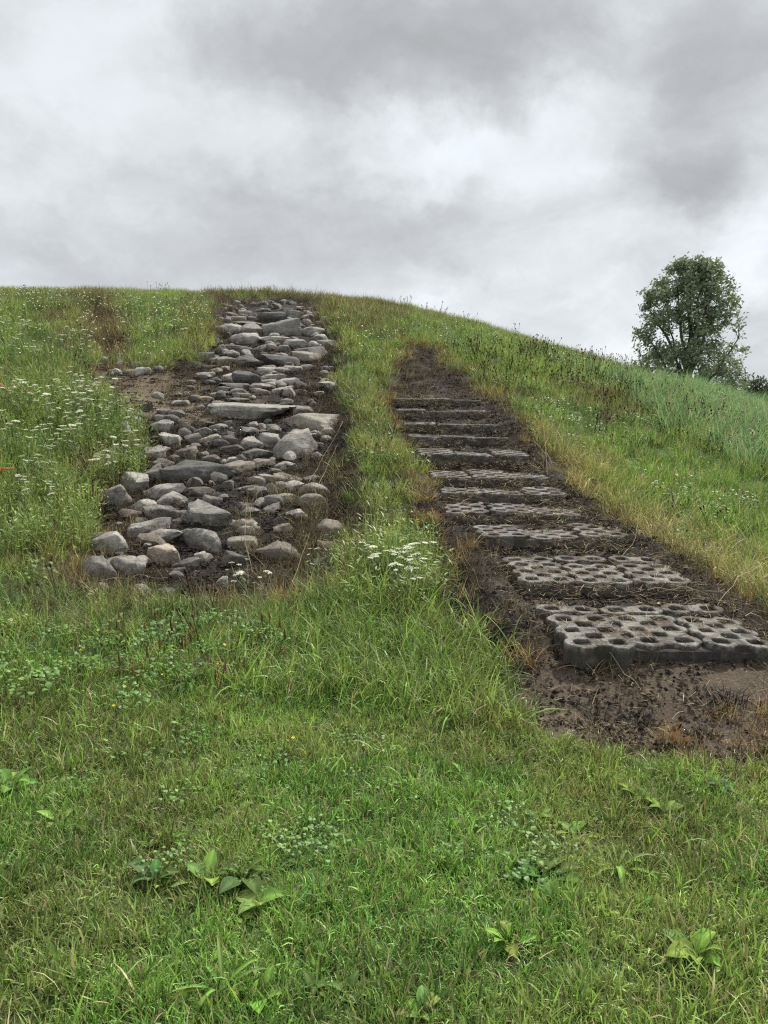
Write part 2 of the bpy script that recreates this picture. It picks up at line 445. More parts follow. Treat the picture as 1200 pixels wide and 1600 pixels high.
sidem = sstep(.1, -.2, poly_sd(SIDE, gx, gy))[:, None]
dirt = dirt * (1 - sidem) + np.array([.135, .108, .070]) * sidem
charc = np.array([.014, .012, .0105])[None] * (.8 + .5 * fbm(gx * 5, gy * 5, 45))[:, None]
gc = turf * (1 - soil[:, None]) + dirt * soil[:, None]
gc = gc * (1 - char[:, None]) + charc * char[:, None]
nx, ny = len(xs), len(ys)
ii = (np.arange(ny - 1)[:, None] * nx + np.arange(nx - 1)[None]).ravel()
quads = np.stack([ii, ii + 1, ii + nx + 1, ii + nx], 1)
gm = bpy.data.meshes.new('ground')
gm.vertices.add(nx * ny); gm.vertices.foreach_set('co', np.stack([gx, gy, GZ], 1).astype(np.float32).ravel())
gm.loops.add(quads.size); gm.loops.foreach_set('vertex_index', quads.astype(np.int32).ravel())
gm.polygons.add(len(quads)); gm.polygons.foreach_set('loop_start', (np.arange(len(quads)) * 4).astype(np.int32))
gm.polygons.foreach_set('use_smooth', np.ones(len(quads), bool))
gm.update(calc_edges=True)
a = gm.attributes.new('gcol', 'FLOAT_COLOR', 'POINT'); a.data.foreach_set('color', np.concatenate([gc, np.ones((len(gc), 1))], 1).astype(np.float32).ravel())
a = gm.attributes.new('soilf', 'FLOAT', 'POINT'); a.data.foreach_set('value', (soil * (1 - .85 * char)).astype(np.float32))
gm.materials.append(M_GROUND)
ground = link(bpy.data.objects.new('ground', gm)); tag(ground, kind='structure')

# ------------------------------------------------------------------ scatter machinery (ground cover only)
def clump(name, n, rad, hmin, hmax, width, lean, curl, dry=0.1, segs=3, mat=None, wind=0.0, seed=0, flat=0.0, tipw=.15):
    """one tuft of n tapered blades"""
    r = np.random.default_rng(seed)
    V = []; F = []; BV = []; DR = []
    for b in range(n):
        a = r.uniform(0, 2 * math.pi); q = rad * math.sqrt(r.uniform(0, 1))
        x0, y0 = q * math.cos(a), q * math.sin(a)
        hh = r.uniform(hmin, hmax); da = r.uniform(0, 2 * math.pi)
        if r.uniform() < .5: da = a + r.normal(0, .5)
        ln = abs(r.normal(0, lean)) + flat; cu = abs(r.normal(0, curl)); w = width * r.uniform(.6, 1.3)
        dx, dy = math.cos(da), math.sin(da); wa = r.uniform(0, math.pi)
        wx, wy = math.cos(wa) * .5 - dy * .5, math.sin(wa) * .5 + dx * .5
        wl = math.hypot(wx, wy) + 1e-6; wx /= wl; wy /= wl
        base = len(V); px, py, pz = x0, y0, -.01; ang = ln; st = hh / segs
        for s in range(segs + 1):
            t = s / segs
            ww = w * .5 * (1 - (1 - tipw) * t ** 1.6) if s < segs else w * .5 * tipw * .5
            V.append((px - wx * ww, py - wy * ww, pz)); V.append((px + wx * ww, py + wy * ww, pz))
            px += (dx * math.sin(ang) + wind * t) * st; py += dy * math.sin(ang) * st; pz += math.cos(ang) * st
            ang = min(ang + cu / segs * (1 + t), 2.3)
        bv = r.uniform(0, 1); d = 1.0 if r.uniform() < dry else r.uniform(0, .18)
        for s in range(segs):
            i = base + 2 * s; F.append((i, i + 1, i + 3, i + 2))
        BV += [bv] * (2 * segs + 2)
        DR += [min(1, d + .0)] * (2 * segs + 2)
    o = mesh_obj(name, V, F, mat or M_BLADE, do_link=False)
    for nm, dat in (('bv', BV), ('dry', DR)):
        at_ = o.data.attributes.new(nm, 'FLOAT', 'POINT'); at_.data.foreach_set('value', np.array(dat, np.float32))
    return o

def scatter(name, label, cat, pts, col, scale, srcs, tilt=.12, yaw=None, smin=None):
    """one stuff object: its vertices carry the tufts"""
    n = len(pts)
    me = bpy.data.meshes.new(name); me.vertices.add(n)
    me.vertices.foreach_set('co', np.asarray(pts, np.float32).ravel())
    rot = np.stack([RNG.normal(0, tilt, n), RNG.normal(0, tilt, n), RNG.uniform(0, 2 * math.pi, n) if yaw is None else yaw], 1)
    at_ = me.attributes.new('rot', 'FLOAT_VECTOR', 'POINT'); at_.data.foreach_set('vector', rot.astype(np.float32).ravel())
    at_ = me.attributes.new('scl', 'FLOAT', 'POINT'); at_.data.foreach_set('value', np.asarray(scale, np.float32))
    at_ = me.attributes.new('pick', 'INT', 'POINT'); at_.data.foreach_set('value', RNG.integers(0, len(srcs), n).astype(np.int32))
    at_ = me.attributes.new('col', 'FLOAT_COLOR', 'POINT'); at_.data.foreach_set('color', np.concatenate([col, np.ones((n, 1))], 1).astype(np.float32).ravel())
    o = link(bpy.data.objects.new(name, me)); tag(o, label, cat, kind='stuff')
    c = bpy.data.collections.new(name + '_tufts')
    for s in srcs: c.objects.link(s)
    g = bpy.data.node_groups.new(name, 'GeometryNodeTree')
    g.interface.new_socket('Geometry', in_out='INPUT', socket_type='NodeSocketGeometry')
    g.interface.new_socket('Geometry', in_out='OUTPUT', socket_type='NodeSocketGeometry')
    G = NT(g)
    gi = G.n('NodeGroupInput'); go = G.n('NodeGroupOutput')
    ci = G.n('GeometryNodeCollectionInfo', ins={'Collection': c, 'Separate Children': True, 'Reset Children': True})
    def attr(nm, typ): return G.n('GeometryNodeInputNamedAttribute', data_type=typ, ins={'Name': nm}).outputs['Attribute']
    e2r = G.n('FunctionNodeEulerToRotation', ins={0: attr('rot', 'FLOAT_VECTOR')})
    iop = G.n('GeometryNodeInstanceOnPoints', ins={'Points': gi.outputs[0], 'Instance': ci.outputs[0], 'Pick Instance': True,
              'Instance Index': attr('pick', 'INT'), 'Rotation': e2r.outputs[0], 'Scale': attr('scl', 'FLOAT')})
    g.links.new(iop.outputs[0], go.inputs[0])
    md = o.modifiers.new('scatter', 'NODES'); md.node_group = g
    return o

def rand_pts(density, x0, x1, y0, y1, seed=0):
    r = np.random.default_rng(seed); n = int(density * (x1 - x0) * (y1 - y0))
    return r.uniform(x0, x1, n), r.uniform(y0, y1, n), r
def in_view(x, y, m=.9): return np.abs(x) < .50 * y + m
def lerp(c0, c1, t): return np.asarray(c0)[None] * (1 - t[:, None]) + np.asarray(c1)[None] * t[:, None]
def finish(x, y, dz=0.0): return np.stack([x, y, h(x, y) + dz], 1)
# ------------------------------------------------------------------ grasses
# A: mown lawn
x, y, r = rand_pts(640, -5.5, 5.5, .5, 7.2, 1)
mm = poly_sd(MOWN, x, y) + (fbm(x * 3, y * 3, 51) - .5) * .5
s, c_, db = soil_masks(x, y)
k = (mm < .08) & in_view(x, y, 1.9) & (db > -.05)
x, y = x[k], y[k]
f1 = fbm(x * 1.1, y * 1.1, 52); f2 = fbm(x * 4.5, y * 4.5, 53); f3 = r.uniform(0, 1, len(x))
col = lerp((.058, .150, .024), (.165, .295, .056), sstep(.25, .75, f2 * .5 + f3 * .5))
col = col * (1 - .42 * sstep(.5, .64, f1)[:, None]) + np.array([.210, .215, .070]) * (.42 * sstep(.5, .64, f1)[:, None])
col = 1.16 * col * (1 - .36 * sstep(.48, .64, fbm(x * 2.0, y * 2.0, 79)))[:, None]
LAWN = [clump('lawn_tuft', 34, .060, .030, .085, .0060, .66, 1.1, dry=dr, seed=60 + i, segs=3) for i, dr in enumerate((.05, .08, .14, .24))]
scatter('lawn_grass', 'short mown green lawn grass with straw bits across the foreground', 'grass', finish(x, y), col, .62 + .75 * fbm(x * 7, y * 7, 69, 2), LAWN, tilt=.25)

# longer loose blades rising out of the lawn
x, y, r = rand_pts(110, -5.5, 5.5, .5, 6.6, 2)
k = (poly_sd(MOWN, x, y) < .05) & in_view(x, y, 1.9) & (soil_masks(x, y)[2] > .05) & (fbm(x * 1.6, y * 1.6, 54) > .46)
x, y = x[k], y[k]
LONG = [clump('long_blade_tuft', 20, .05, .05, .14, .0066, .5, 1.1, dry=.14, seed=70 + i, segs=4) for i in range(3)]
scatter('lawn_tussocks', 'longer tufts of bright green grass rising out of the mown lawn', 'grass', finish(x, y),
        lerp((.085, .190, .028), (.190, .310, .058), r.uniform(0, 1, len(x))), r.uniform(.7, 1.25, len(x)), LONG, tilt=.25)

# dead thatch lying in the lawn
x, y, r = rand_pts(200, -5, 5, 1.2, 7, 3)
k = (poly_sd(MOWN, x, y) < .3) & in_view(x, y, 1.9) & (fbm(x * 2.1, y * 2.1, 55) > .52)
x, y = x[k], y[k]
THATCH = [clump('thatch_tuft', 16, .06, .03, .09, .0028, .7, .5, dry=1.0, seed=80 + i, segs=3, flat=.75, mat=M_DULL) for i in range(3)]
scatter('dead_thatch', 'pale dead straw lying between the lawn blades', 'straw', finish(x, y, .012), lerp((.3, .24, .14), (.3, .24, .14), r.uniform(0, 1, len(x))), r.uniform(.7, 1.3, len(x)), THATCH, tilt=.2)

# B: uncut grass of the slope and crest
x, y, r = rand_pts(85, -12, 14, 3.3, 24, 4)
s, c_, db = soil_masks(x, y)
mm = poly_sd(MOWN, x, y)
dens = sstep(-.06, .14, db) * (y < 24) * (mm > -.05)
keepd = np.where(y < 9, 1.0, np.where(y < 14, .75, .6))
k = (r.uniform(0, 1, len(x)) < dens * keepd) & in_view(x, y, 2.6)
x, y, db = x[k], y[k], db[k]
f1 = fbm(x * .55, y * .55, 56); f2 = fbm(x * 2.2, y * 2.2, 57); f3 = r.uniform(0, 1, len(x))
col = lerp((.074, .168, .030), (.205, .335, .062), sstep(.25, .75, f2 * .65 + f3 * .35))
ol = (.45 * sstep(.48, .66, f1))[:, None]; col = col * (1 - ol) + np.array([.155, .165, .062]) * ol
yl = (sstep(.55, .08, db) * sstep(.35, .6, f2) * .6)[:, None]; col = col * (1 - yl) + np.array([.235, .235, .065]) * yl
top = (sstep(4, 0, dike_r(x, y)) * .5)[:, None]; col = col * (1 - top) + np.array([.175, .205, .055]) * top
sc = (.45 + .6 * f2 + .55 * fbm(x * 4, y * 4, 70, 2)) * np.where(y < 7.5, .8, 1.0) * np.where(dike_r(x, y) < 2.5, .75, 1.0)
MEAD = [clump('meadow_tuft', 32, .10, .09, .23, .0078, .38, 1.0, dry=dr, seed=90 + i, segs=4) for i, dr in enumerate((.06, .10, .18))]
scatter('meadow_grass', 'uncut green grass covering the slope and crest of the dike', 'grass', finish(x, y), col, sc, MEAD, tilt=.22)

# tall tussock between lawn, rock bed and steps
x, y, r = rand_pts(95, -3, 3, 3.4, 7.5, 5)
k = (poly_sd(TUSS, x, y) + (fbm(x * 3, y * 3, 58) - .5) * .5 < .05) & (soil_masks(x, y)[2] > -.02)
x, y = x[k], y[k]
TALL = [clump('tall_tuft', 22, .07, .14, .38, .0088, .5, 1.7, dry=.10, seed=100 + i, segs=5) for i in range(3)]
scatter('tussock_grass', 'tall arching bright green grass between the lawn and the burnt steps', 'grass', finish(x, y),
        lerp((.055, .125, .024), (.175, .270, .055), r.uniform(0, 1, len(x))), r.uniform(.65, 1.1, len(x)), TALL, tilt=.25)

# E: bluish reeds on the right flank
REED = wpoly([(955, 600), (1080, 600), (1205, 625), (1400, 640), (1400, 820), (1205, 740), (1100, 690), (1010, 650)])
x, y, r = rand_pts(48, 2.5, 16, 8, 26, 6)
rs = poly_sd(REED, x, y)
k = ((rs + (fbm(x * .8, y * .8, 59) - .5) * 1.2) < .2) | ((x > .36 * y) & (y > 13))
k = k & (x < .62 * y + 2)
x, y = x[k], y[k]
REEDS = [clump('reed_tuft', 17, .14, .25, .58, .0150, .25, .8, dry=.05, seed=110 + i, segs=5, wind=.25) for i in range(3)]
yaw = r.normal(0, .5, len(x))
scatter('reed_bed', 'tall blue green reeds bent by the wind on the right flank', 'reeds', finish(x, y),
        lerp((.105, .200, .085), (.170, .280, .120), r.uniform(0, 1, len(x))), r.uniform(.6, 1.05, len(x)), REEDS, tilt=.1, yaw=yaw)

# C: scorched straw-coloured and orange grass along the burnt edges
x, y, r = rand_pts(120, -6, 6, 3.4, 16, 7)
s, c_, db = soil_masks(x, y)
fo = fbm(x * 1.8, y * 1.8, 61)
sbr = poly_sd(BED, x, y); bright_side = (sbr < .4) & (x > -.9 - (y - 6.5) * .06) & (y > 6.8)
k = (db > -.20) & (db < .22) & (r.uniform(0, 1, len(x)) < sstep(.40, .58, fo) * .85) & in_view(x, y, 1) & ~(bright_side & (db < .14))
x, y, fo = x[k], y[k], fo[k]
t = r.uniform(0, 1, len(x)); col = lerp((.28, .155, .050), (.34, .27, .11), t)
dk = r.uniform(0, 1, len(x)) < .3; col[dk] = np.array([.085, .055, .032])
SCOR = [clump('scorched_tuft', 26, .07, .07, .20, .0048, .55, .9, dry=dr, seed=120 + i, segs=4, mat=M_DULL) for i, dr in enumerate((.1, .3, .5))]
scatter('scorched_grass', 'scorched orange and straw coloured grass fringing the burnt ground', 'dry grass', finish(x, y), col, r.uniform(.6, 1.1, len(x)), SCOR, tilt=.3)

# long straw grass bleached by the fire along the right of the steps, and orange tufts on their left
ORNG2 = wpoly([(1060, 1150), (1130, 1130), (1260, 1150), (1300, 1230), (1180, 1205), (1040, 1185)])
STRAWR = wpoly([(855, 690), (930, 700), (1010, 790), (1130, 850), (1230, 900), (1230, 1010), (1090, 920), (985, 850), (890, 785)])
ORNG = wpoly([(600, 600), (632, 690), (655, 760), (672, 830), (715, 880), (690, 925), (668, 860), (640, 800), (615, 720), (592, 640)])
x, y, r = rand_pts(95, -2, 6, 3.3, 12, 18)
d1 = poly_sd(STRAWR, x, y) + (fbm(x * 2, y * 2, 73) - .5) * .7; d2 = poly_sd(ORNG, x, y) + (fbm(x * 3, y * 3, 74) - .5) * .35
d2 = np.minimum(d2, poly_sd(ORNG2, x, y) + (fbm(x * 3, y * 3, 80) - .5) * .3)
k = ((d1 < .05) | (d2 < .05)) & (r.uniform(0, 1, len(x)) < .7); x, y, d1 = x[k], y[k], d1[k]
t = r.uniform(0, 1, len(x)); col = lerp((.20, .21, .065), (.38, .32, .13), t); o_ = d1 > .05; col[o_] = lerp((.24, .115, .030), (.36, .22, .065), t[o_])
BLEACH = [clump('bleached_tuft', 24, .07, .12, .34, .0058, .6, 1.3, dry=dr, seed=250 + i, segs=5, mat=M_DULL) for i, dr in enumerate((.15, .35, .5))]
scatter('bleached_grass', 'long bleached straw grass and orange tufts beside the steps', 'dry grass', finish(x, y), col, np.where(o_, .55, 1) * r.uniform(.6, 1.1, len(x)), BLEACH, tilt=.3)

# D: blackened stems standing on the burnt ground
x, y, r = rand_pts(95, -8, 6, 3.4, 17.5, 8)
s, c_, db = soil_masks(x, y)
cx = np.interp(y, _sy, _sx); onst = (np.abs(x - cx) < .62) & (y > 4.4) & (y < 11.6)
fo = fbm(x * 1.5, y * 1.5, 62)
k = (db > -.65) & (db < np.where(y > 11, .75, .32)) & (fo > .42) & ~onst & in_view(x, y, 1)
x, y = x[k], y[k]
BURN = [clump('burnt_stem_tuft', 13, .10, .06, .24, .0036, .5, .6, dry=dr, seed=130 + i, segs=4, mat=M_DULL) for i, dr in enumerate((0, .05, .2))]
scatter('burnt_stems', 'blackened and brown weed stems standing on the charred ground', 'burnt weeds', finish(x, y),
        lerp((.030, .022, .017), (.105, .068, .042), r.uniform(0, 1, len(x)) ** 1.4), r.uniform(.6, 1.2, len(x)), BURN, tilt=.3)

# brown withered weeds round the head of the rock bed and the rill
BROWN = wpoly([(300, 470), (350, 455), (480, 455), (640, 480), (640, 545), (560, 530), (520, 520), (500, 480), (330, 480), (310, 545), (265, 540)])
BROWN2 = wpoly([(90, 462), (190, 462), (205, 560), (90, 560), (70, 510)])
BROWN3 = wpoly([(890, 600), (1000, 625), (1010, 665), (930, 660)])
x, y, r = rand_pts(60, -11, 8, 7, 19, 17)
dd = np.minimum(np.minimum(poly_sd(BROWN, x, y), poly_sd(BROWN2, x, y)), poly_sd(BROWN3, x, y)) + (fbm(x * 1.6, y * 1.6, 68) - .5) * .8
k = (dd < 0) & (soil_masks(x, y)[2] > -.3); x, y = x[k], y[k]
WITH = [clump('withered_tuft', 24, .12, .08, .27, .0066, .5, .8, dry=dr, seed=240 + i, segs=4, mat=M_DULL) for i, dr in enumerate((.05, .15, .3))]
scatter('withered_weeds', 'brown withered weeds round the top of the rock bed and the upper slope', 'withered weeds', finish(x, y),
        lerp((.060, .044, .030), (.150, .115, .060), r.uniform(0, 1, len(x))), r.uniform(.6, 1.1, len(x)), WITH, tilt=.3)

# dark dead stems and dry stalks tangled below the rocks
LOWR = wpoly([(400, 750), (540, 720), (555, 850), (530, 920), (430, 930), (380, 880)])
LOWS = wpoly([(-60, 850), (100, 890), (180, 925), (420, 935), (560, 900), (560, 960), (430, 990), (200, 1005), (-60, 985)])
x, y, r = rand_pts(110, -5, 1, 4, 10.5, 19)
k = (np.minimum(poly_sd(LOWS, x, y), poly_sd(LOWR, x, y) + .3 * (fbm(x * 3, y * 3, 78) > .5)) + (fbm(x * 2.5, y * 2.5, 76) - .5) * .5 < .05); x, y = x[k], y[k]
t = r.uniform(0, 1, len(x)); TANG = [clump('tangled_tuft', 16, .12, .08, .26, .0042, .6, .8, dry=dr, seed=260 + i, segs=4, mat=M_DULL) for i, dr in enumerate((.05, .2, .4))]
scatter('tangled_stems', 'dark dead stems and dry stalks tangled below the rock bed', 'dead weeds', finish(x, y), lerp((.040, .032, .022), (.13, .12, .055), t), r.uniform(.5, 1.0, len(x)), TANG, tilt=.35)

# straw litter on soil and steps
x, y, r = rand_pts(230, -6, 6, 3.4, 16, 9)
s, c_, db = soil_masks(x, y)
k = (db < .02) & (fbm(x * 1.9, y * 1.9, 63) > .36) & in_view(x, y, 1)
x, y = x[k], y[k]
cx = np.interp(y, _sy, _sx); onst = (np.abs(x - cx) < .64) & (y > 4.45) & (y < 11.6)
LIT = [clump('litter_tuft', 10, .09, .03, .12, .0030, .3, .25, dry=dr, seed=140 + i, segs=3, mat=M_DULL, flat=1.2) for i, dr in enumerate((.15, .3, .5))]
scatter('straw_litter', 'burnt straw litter strewn over the bare soil and the step treads', 'straw', finish(x, y, np.where(onst, .13, .012)),
        lerp((.03, .022, .016), (.17, .115, .065), r.uniform(0, 1, len(x))) * (1 - .62 * c_[k])[:, None], r.uniform(.5, 1.2, len(x)), LIT, tilt=.15)

# crumbs of soil and charcoal
def crumb(seed, n=14, rad=.07, smin=.004, smax=.013):
    r = np.random.default_rng(seed); V = []; F = []; BV = []
    for i in range(n):
        a = r.uniform(0, 6.28); q = rad * math.sqrt(r.uniform()); c = np.array([q * math.cos(a), q * math.sin(a), .002])
        sz = r.uniform(smin, smax); b = len(V)
        for d in ((1, 0, 0), (-1, 0, 0), (0, 1, 0), (0, -1, 0), (0, 0, .8), (0, 0, -.6)):
            V.append(tuple(c + np.array(d) * sz * r.uniform(.6, 1.3, 3) + r.normal(0, sz * .2, 3)))
        for f in ((0, 2, 4), (2, 1, 4), (1, 3, 4), (3, 0, 4), (2, 0, 5), (1, 2, 5), (3, 1, 5), (0, 3, 5)): F.append(tuple(b + k for k in f))
        BV += [r.uniform()] * 6
    o = mesh_obj('crumb_patch', V, F, M_DULL, do_link=False, smooth=False)
    at_ = o.data.attributes.new('bv', 'FLOAT', 'POINT'); at_.data.foreach_set('value', np.array(BV, np.float32))
    at_ = o.data.attributes.new('dry', 'FLOAT', 'POINT'); at_.data.foreach_set('value', np.zeros(len(BV), np.float32))
    return o
x, y, r = rand_pts(130, -6, 6, 3.4, 14, 10)
s, c_, db = soil_masks(x, y)
k = (db < -.03) & in_view(x, y, 1); x, y = x[k], y[k]
scatter('soil_crumbs', 'crumbs of burnt soil and charcoal on the bare ground', 'soil crumbs', finish(x, y, .004),
        lerp((.020, .016, .014), (.105, .082, .06), r.uniform(0, 1, len(x)) ** 1.5) * (1 - .6 * c_[k])[:, None], r.uniform(.6, 1.5, len(x)), [crumb(150 + i) for i in range(3)], tilt=.05)

# G: broad-leaved ground cover (clover, yarrow and young weeds)
def leafy(seed, n=26, rad=.07, lmin=.007, lmax=.019, hmax=.05):
    r = np.random.default_rng(seed); V = []; F = []; BV = []
    for i in range(n):
        a = r.uniform(0, 6.28); q = rad * math.sqrt(r.uniform()); z = r.uniform(.012, hmax)
        L = r.uniform(lmin, lmax); w = L * r.uniform(.35, .6); yaw = r.uniform(0, 6.28); pit = r.normal(.25, .4)
        ux, uy, uz = math.cos(yaw) * math.cos(pit), math.sin(yaw) * math.cos(pit), math.sin(pit); vx, vy = -math.sin(yaw), math.cos(yaw)
        c = (q * math.cos(a), q * math.sin(a), z); b = len(V)
        for t, ww, dz in ((0, .15, 0), (.35, 1, .15), (.75, .8, .1), (1, .1, -.15)):
            for sgn in (-1, 1):
                V.append((c[0] + ux * L * t + vx * w * ww * sgn, c[1] + uy * L * t + vy * w * ww * sgn, c[2] + uz * L * t + dz * L + .12 * w * ww))
        for s in range(3): F.append((b + 2 * s, b + 2 * s + 1, b + 2 * s + 3, b + 2 * s + 2))
        BV += [r.uniform()] * 8
    o = mesh_obj('leaf_patch', V, F, M_BLADE, do_link=False)
    at_ = o.data.attributes.new('bv', 'FLOAT', 'POINT'); at_.data.foreach_set('value', np.array(BV, np.float32))
    at_ = o.data.attributes.new('dry', 'FLOAT', 'POINT'); at_.data.foreach_set('value', np.zeros(len(BV), np.float32))
    return o
LOWD = wpoly([(-100, 840), (110, 900), (300, 935), (520, 935), (520, 975), (420, 985), (200, 1000), (-100, 985)])
WEEDBAND = wpoly([(-200, 960), (150, 930), (420, 960), (420, 1090), (250, 1130), (0, 1120), (-200, 1120)])
x, y, r = rand_pts(150, -5, 5, 1.2, 8, 11)
s, c_, db = soil_masks(x, y)
wb = sstep(.25, -.15, poly_sd(WEEDBAND, x, y))
k = (db > .03) & in_view(x, y, 1.9) & (poly_sd(LOWD, x, y) + (fbm(x * 3, y * 3, 75) - .5) * .5 > 0) & (r.uniform(0, 1, len(x)) < np.maximum(sstep(.54, .74, fbm(x * 1.5, y * 1.5, 64)) * .22, wb * .30))
x, y, wb = x[k], y[k], wb[k]
scatter('clover_cover', 'small round leaved clover and weeds growing among the grass', 'ground cover', finish(x, y, .012 + .05 * wb),
        lerp((.055, .120, .028), (.110, .185, .044), r.uniform(0, 1, len(x))), r.uniform(.7, 1.3, len(x)) * (1 + .5 * wb), [leafy(160 + i) for i in range(4)], tilt=.2)
# bushy bright weeds: the flower drift beside the rocks and the clump between bed and steps
def feathery(seed, n=70, rad=.13, H=.36):
    r = np.random.default_rng(seed); V = []; F = []; BV = []
    for i in range(n):
        a = r.uniform(0, 6.28); q = rad * math.sqrt(r.uniform()); z = H * r.uniform(.05, 1) * (1 - .5 * (q / rad) ** 2); L = r.uniform(.03, .085); el = r.uniform(-.1, 1.1); yw = a + r.normal(0, .9); w = r.uniform(.003, .009)
        ux, uy, uz = math.cos(yw) * math.cos(el), math.sin(yw) * math.cos(el), math.sin(el); sx, sy = -math.sin(yw), math.cos(yw)
        p = (q * math.cos(a), q * math.sin(a), z); b = len(V)
        V += [p, (p[0] + ux * L * .5 + sx * w, p[1] + uy * L * .5 + sy * w, p[2] + uz * L * .55), (p[0] + ux * L, p[1] + uy * L, p[2] + uz * L * .85), (p[0] + ux * L * .5 - sx * w, p[1] + uy * L * .5 - sy * w, p[2] + uz * L * .55)]
        F.append((b, b + 1, b + 2, b + 3)); BV += [r.uniform()] * 4
    for i in range(7):
        a = r.uniform(0, 6.28); q = rad * .5 * math.sqrt(r.uniform()); b = len(V); p = (q * math.cos(a), q * math.sin(a)); t = (p[0] * 1.8, p[1] * 1.8, H * r.uniform(.7, 1.1)); w = .002
        V += [(p[0] - w, p[1], -.02), (p[0] + w, p[1], -.02), (t[0] + w, t[1], t[2]), (t[0] - w, t[1], t[2])]; F.append((b, b + 1, b + 2, b + 3)); BV += [.6] * 4
    o = mesh_obj('feathery_tuft', V, F, M_BLADE, do_link=False)
    at_ = o.data.attributes.new('bv', 'FLOAT', 'POINT'); at_.data.foreach_set('value', np.array(BV, np.float32))
    at_ = o.data.attributes.new('dry', 'FLOAT', 'POINT'); at_.data.foreach_set('value', np.zeros(len(BV), np.float32))
    return o
DRIFT = wpoly([(-60, 655), (100, 610), (205, 650), (222, 740), (150, 765), (118, 850), (-60, 890)])
CLUMP = wpoly([(525, 900), (560, 868), (650, 862), (695, 905), (650, 955), (560, 950)])
LOWB = wpoly([(-100, 850), (110, 880), (300, 935), (420, 945), (410, 1030), (200, 1040), (-100, 1020)])
x, y, r = rand_pts(40, -8, 2, 4.5, 13, 16)
dd = np.minimum(poly_sd(DRIFT, x, y), poly_sd(CLUMP, x, y)); d2 = poly_sd(LOWB, x, y)
k = ((dd < .1) | ((d2 < .1) & (r.uniform(0, 1, len(x)) < .45)))
x, y, dd = x[k], y[k], dd[k]
lo = (dd > .1)
col = lerp((.080, .140, .036), (.205, .260, .075), r.uniform(0, 1, len(x))); col[lo] = col[lo] * np.array([.55, .5, .5])
scatter('bushy_weeds', 'bushy bright feathery weeds around the white flowers', 'weeds', finish(x, y), col, r.uniform(.6, 1.15, len(x)) * np.where(lo, .5, 1), [feathery(230 + i) for i in range(3)], tilt=.15)
# leafy weeds of the slope: darker, taller
x, y, r = rand_pts(14, -11, 12, 5.2, 17, 12)
s, c_, db = soil_masks(x, y)
k = (db > .03) & in_view(x, y, 1.2) & (fbm(x * .9, y * .9, 65) > .50) & (poly_sd(MOWN, x, y) > .1)
x, y = x[k], y[k]
scatter('slope_weeds', 'leafy green weeds standing in the long slope grass', 'weeds', finish(x, y, .05),
        lerp((.060, .110, .030), (.100, .150, .042), r.uniform(0, 1, len(x))), r.uniform(.8, 1.5, len(x)), [leafy(170 + i, 26, .09, .012, .026, .10) for i in range(3)], tilt=.2)

# F: dark ribwort and knapweed seed heads on thin stems
def headed(seed, n=5, rad=.12, hmin=.16, hmax=.34, hr=.009, hl=1.7):
    r = np.random.default_rng(seed); V = []; F = []; BV = []
    for i in range(n):
        a = r.uniform(0, 6.28); q = rad * math.sqrt(r.uniform()); p0 = np.array([q * math.cos(a), q * math.sin(a), -.02])
        H = r.uniform(hmin, hmax); top = p0 + np.array([r.normal(0, .06) + .03, r.normal(0, .06), H]); b = len(V); w = .0022
        V += [tuple(p0 + (-w, 0, 0)), tuple(p0 + (w, 0, 0)), tuple(top + (w, 0, 0)), tuple(top + (-w, 0, 0))]; F.append((b, b + 1, b + 2, b + 3))
        V += [tuple(p0 + (0, -w, 0)), tuple(p0 + (0, w, 0)), tuple(top + (0, w, 0)), tuple(top + (0, -w, 0))]; F.append((b + 4, b + 5, b + 6, b + 7))
        b = len(V); k = 5
        for zz, rr in ((-1, .35), (-.4, 1), (.4, .9), (1, .25)):
            for j in range(k):
                an = 2 * math.pi * j / k; V.append((top[0] + hr * rr * math.cos(an), top[1] + hr * rr * math.sin(an), top[2] + hr * hl * zz))
        for s in range(3):
            for j in range(k): F.append((b + s * k + j, b + s * k + (j + 1) % k, b + (s + 1) * k + (j + 1) % k, b + (s + 1) * k + j))
        BV += [r.uniform(0, .8)] * (8 + 4 * k)
    o = mesh_obj('seed_head_tuft', V, F, M_DULL, do_link=False)
    at_ = o.data.attributes.new('bv', 'FLOAT', 'POINT'); at_.data.foreach_set('value', np.array(BV, np.float32))
    at_ = o.data.attributes.new('dry', 'FLOAT', 'POINT'); at_.data.foreach_set('value', np.zeros(len(BV), np.float32))
    return o
HEADS = wpoly([(700, 475), (760, 480), (960, 560), (1080, 640), (1200, 700), (1200, 800), (1000, 720), (880, 690), (760, 600), (700, 520)])
x, y, r = rand_pts(16, -8, 12, 4.5, 20, 13)
s, c_, db = soil_masks(x, y)
hb = sstep(.6, -.4, poly_sd(HEADS, x, y))
k = (db > .05) & in_view(x, y, 1) & (r.uniform(0, 1, len(x)) < (.10 + .9 * hb * sstep(.42, .55, fbm(x * .8, y * .8, 66))) * np.where(dike_r(x, y) < 5.5, .22, 1.0)) & (poly_sd(MOWN, x, y) > .2)
x, y = x[k], y[k]
scatter('brown_seed_heads', 'dark brown seed heads on thin stems dotting the grassy slope', 'seed heads', finish(x, y),
        lerp((.032, .024, .018), (.075, .050, .032), r.uniform(0, 1, len(x))), r.uniform(.7, 1.15, len(x)), [headed(180 + i) for i in range(4)], tilt=.2)
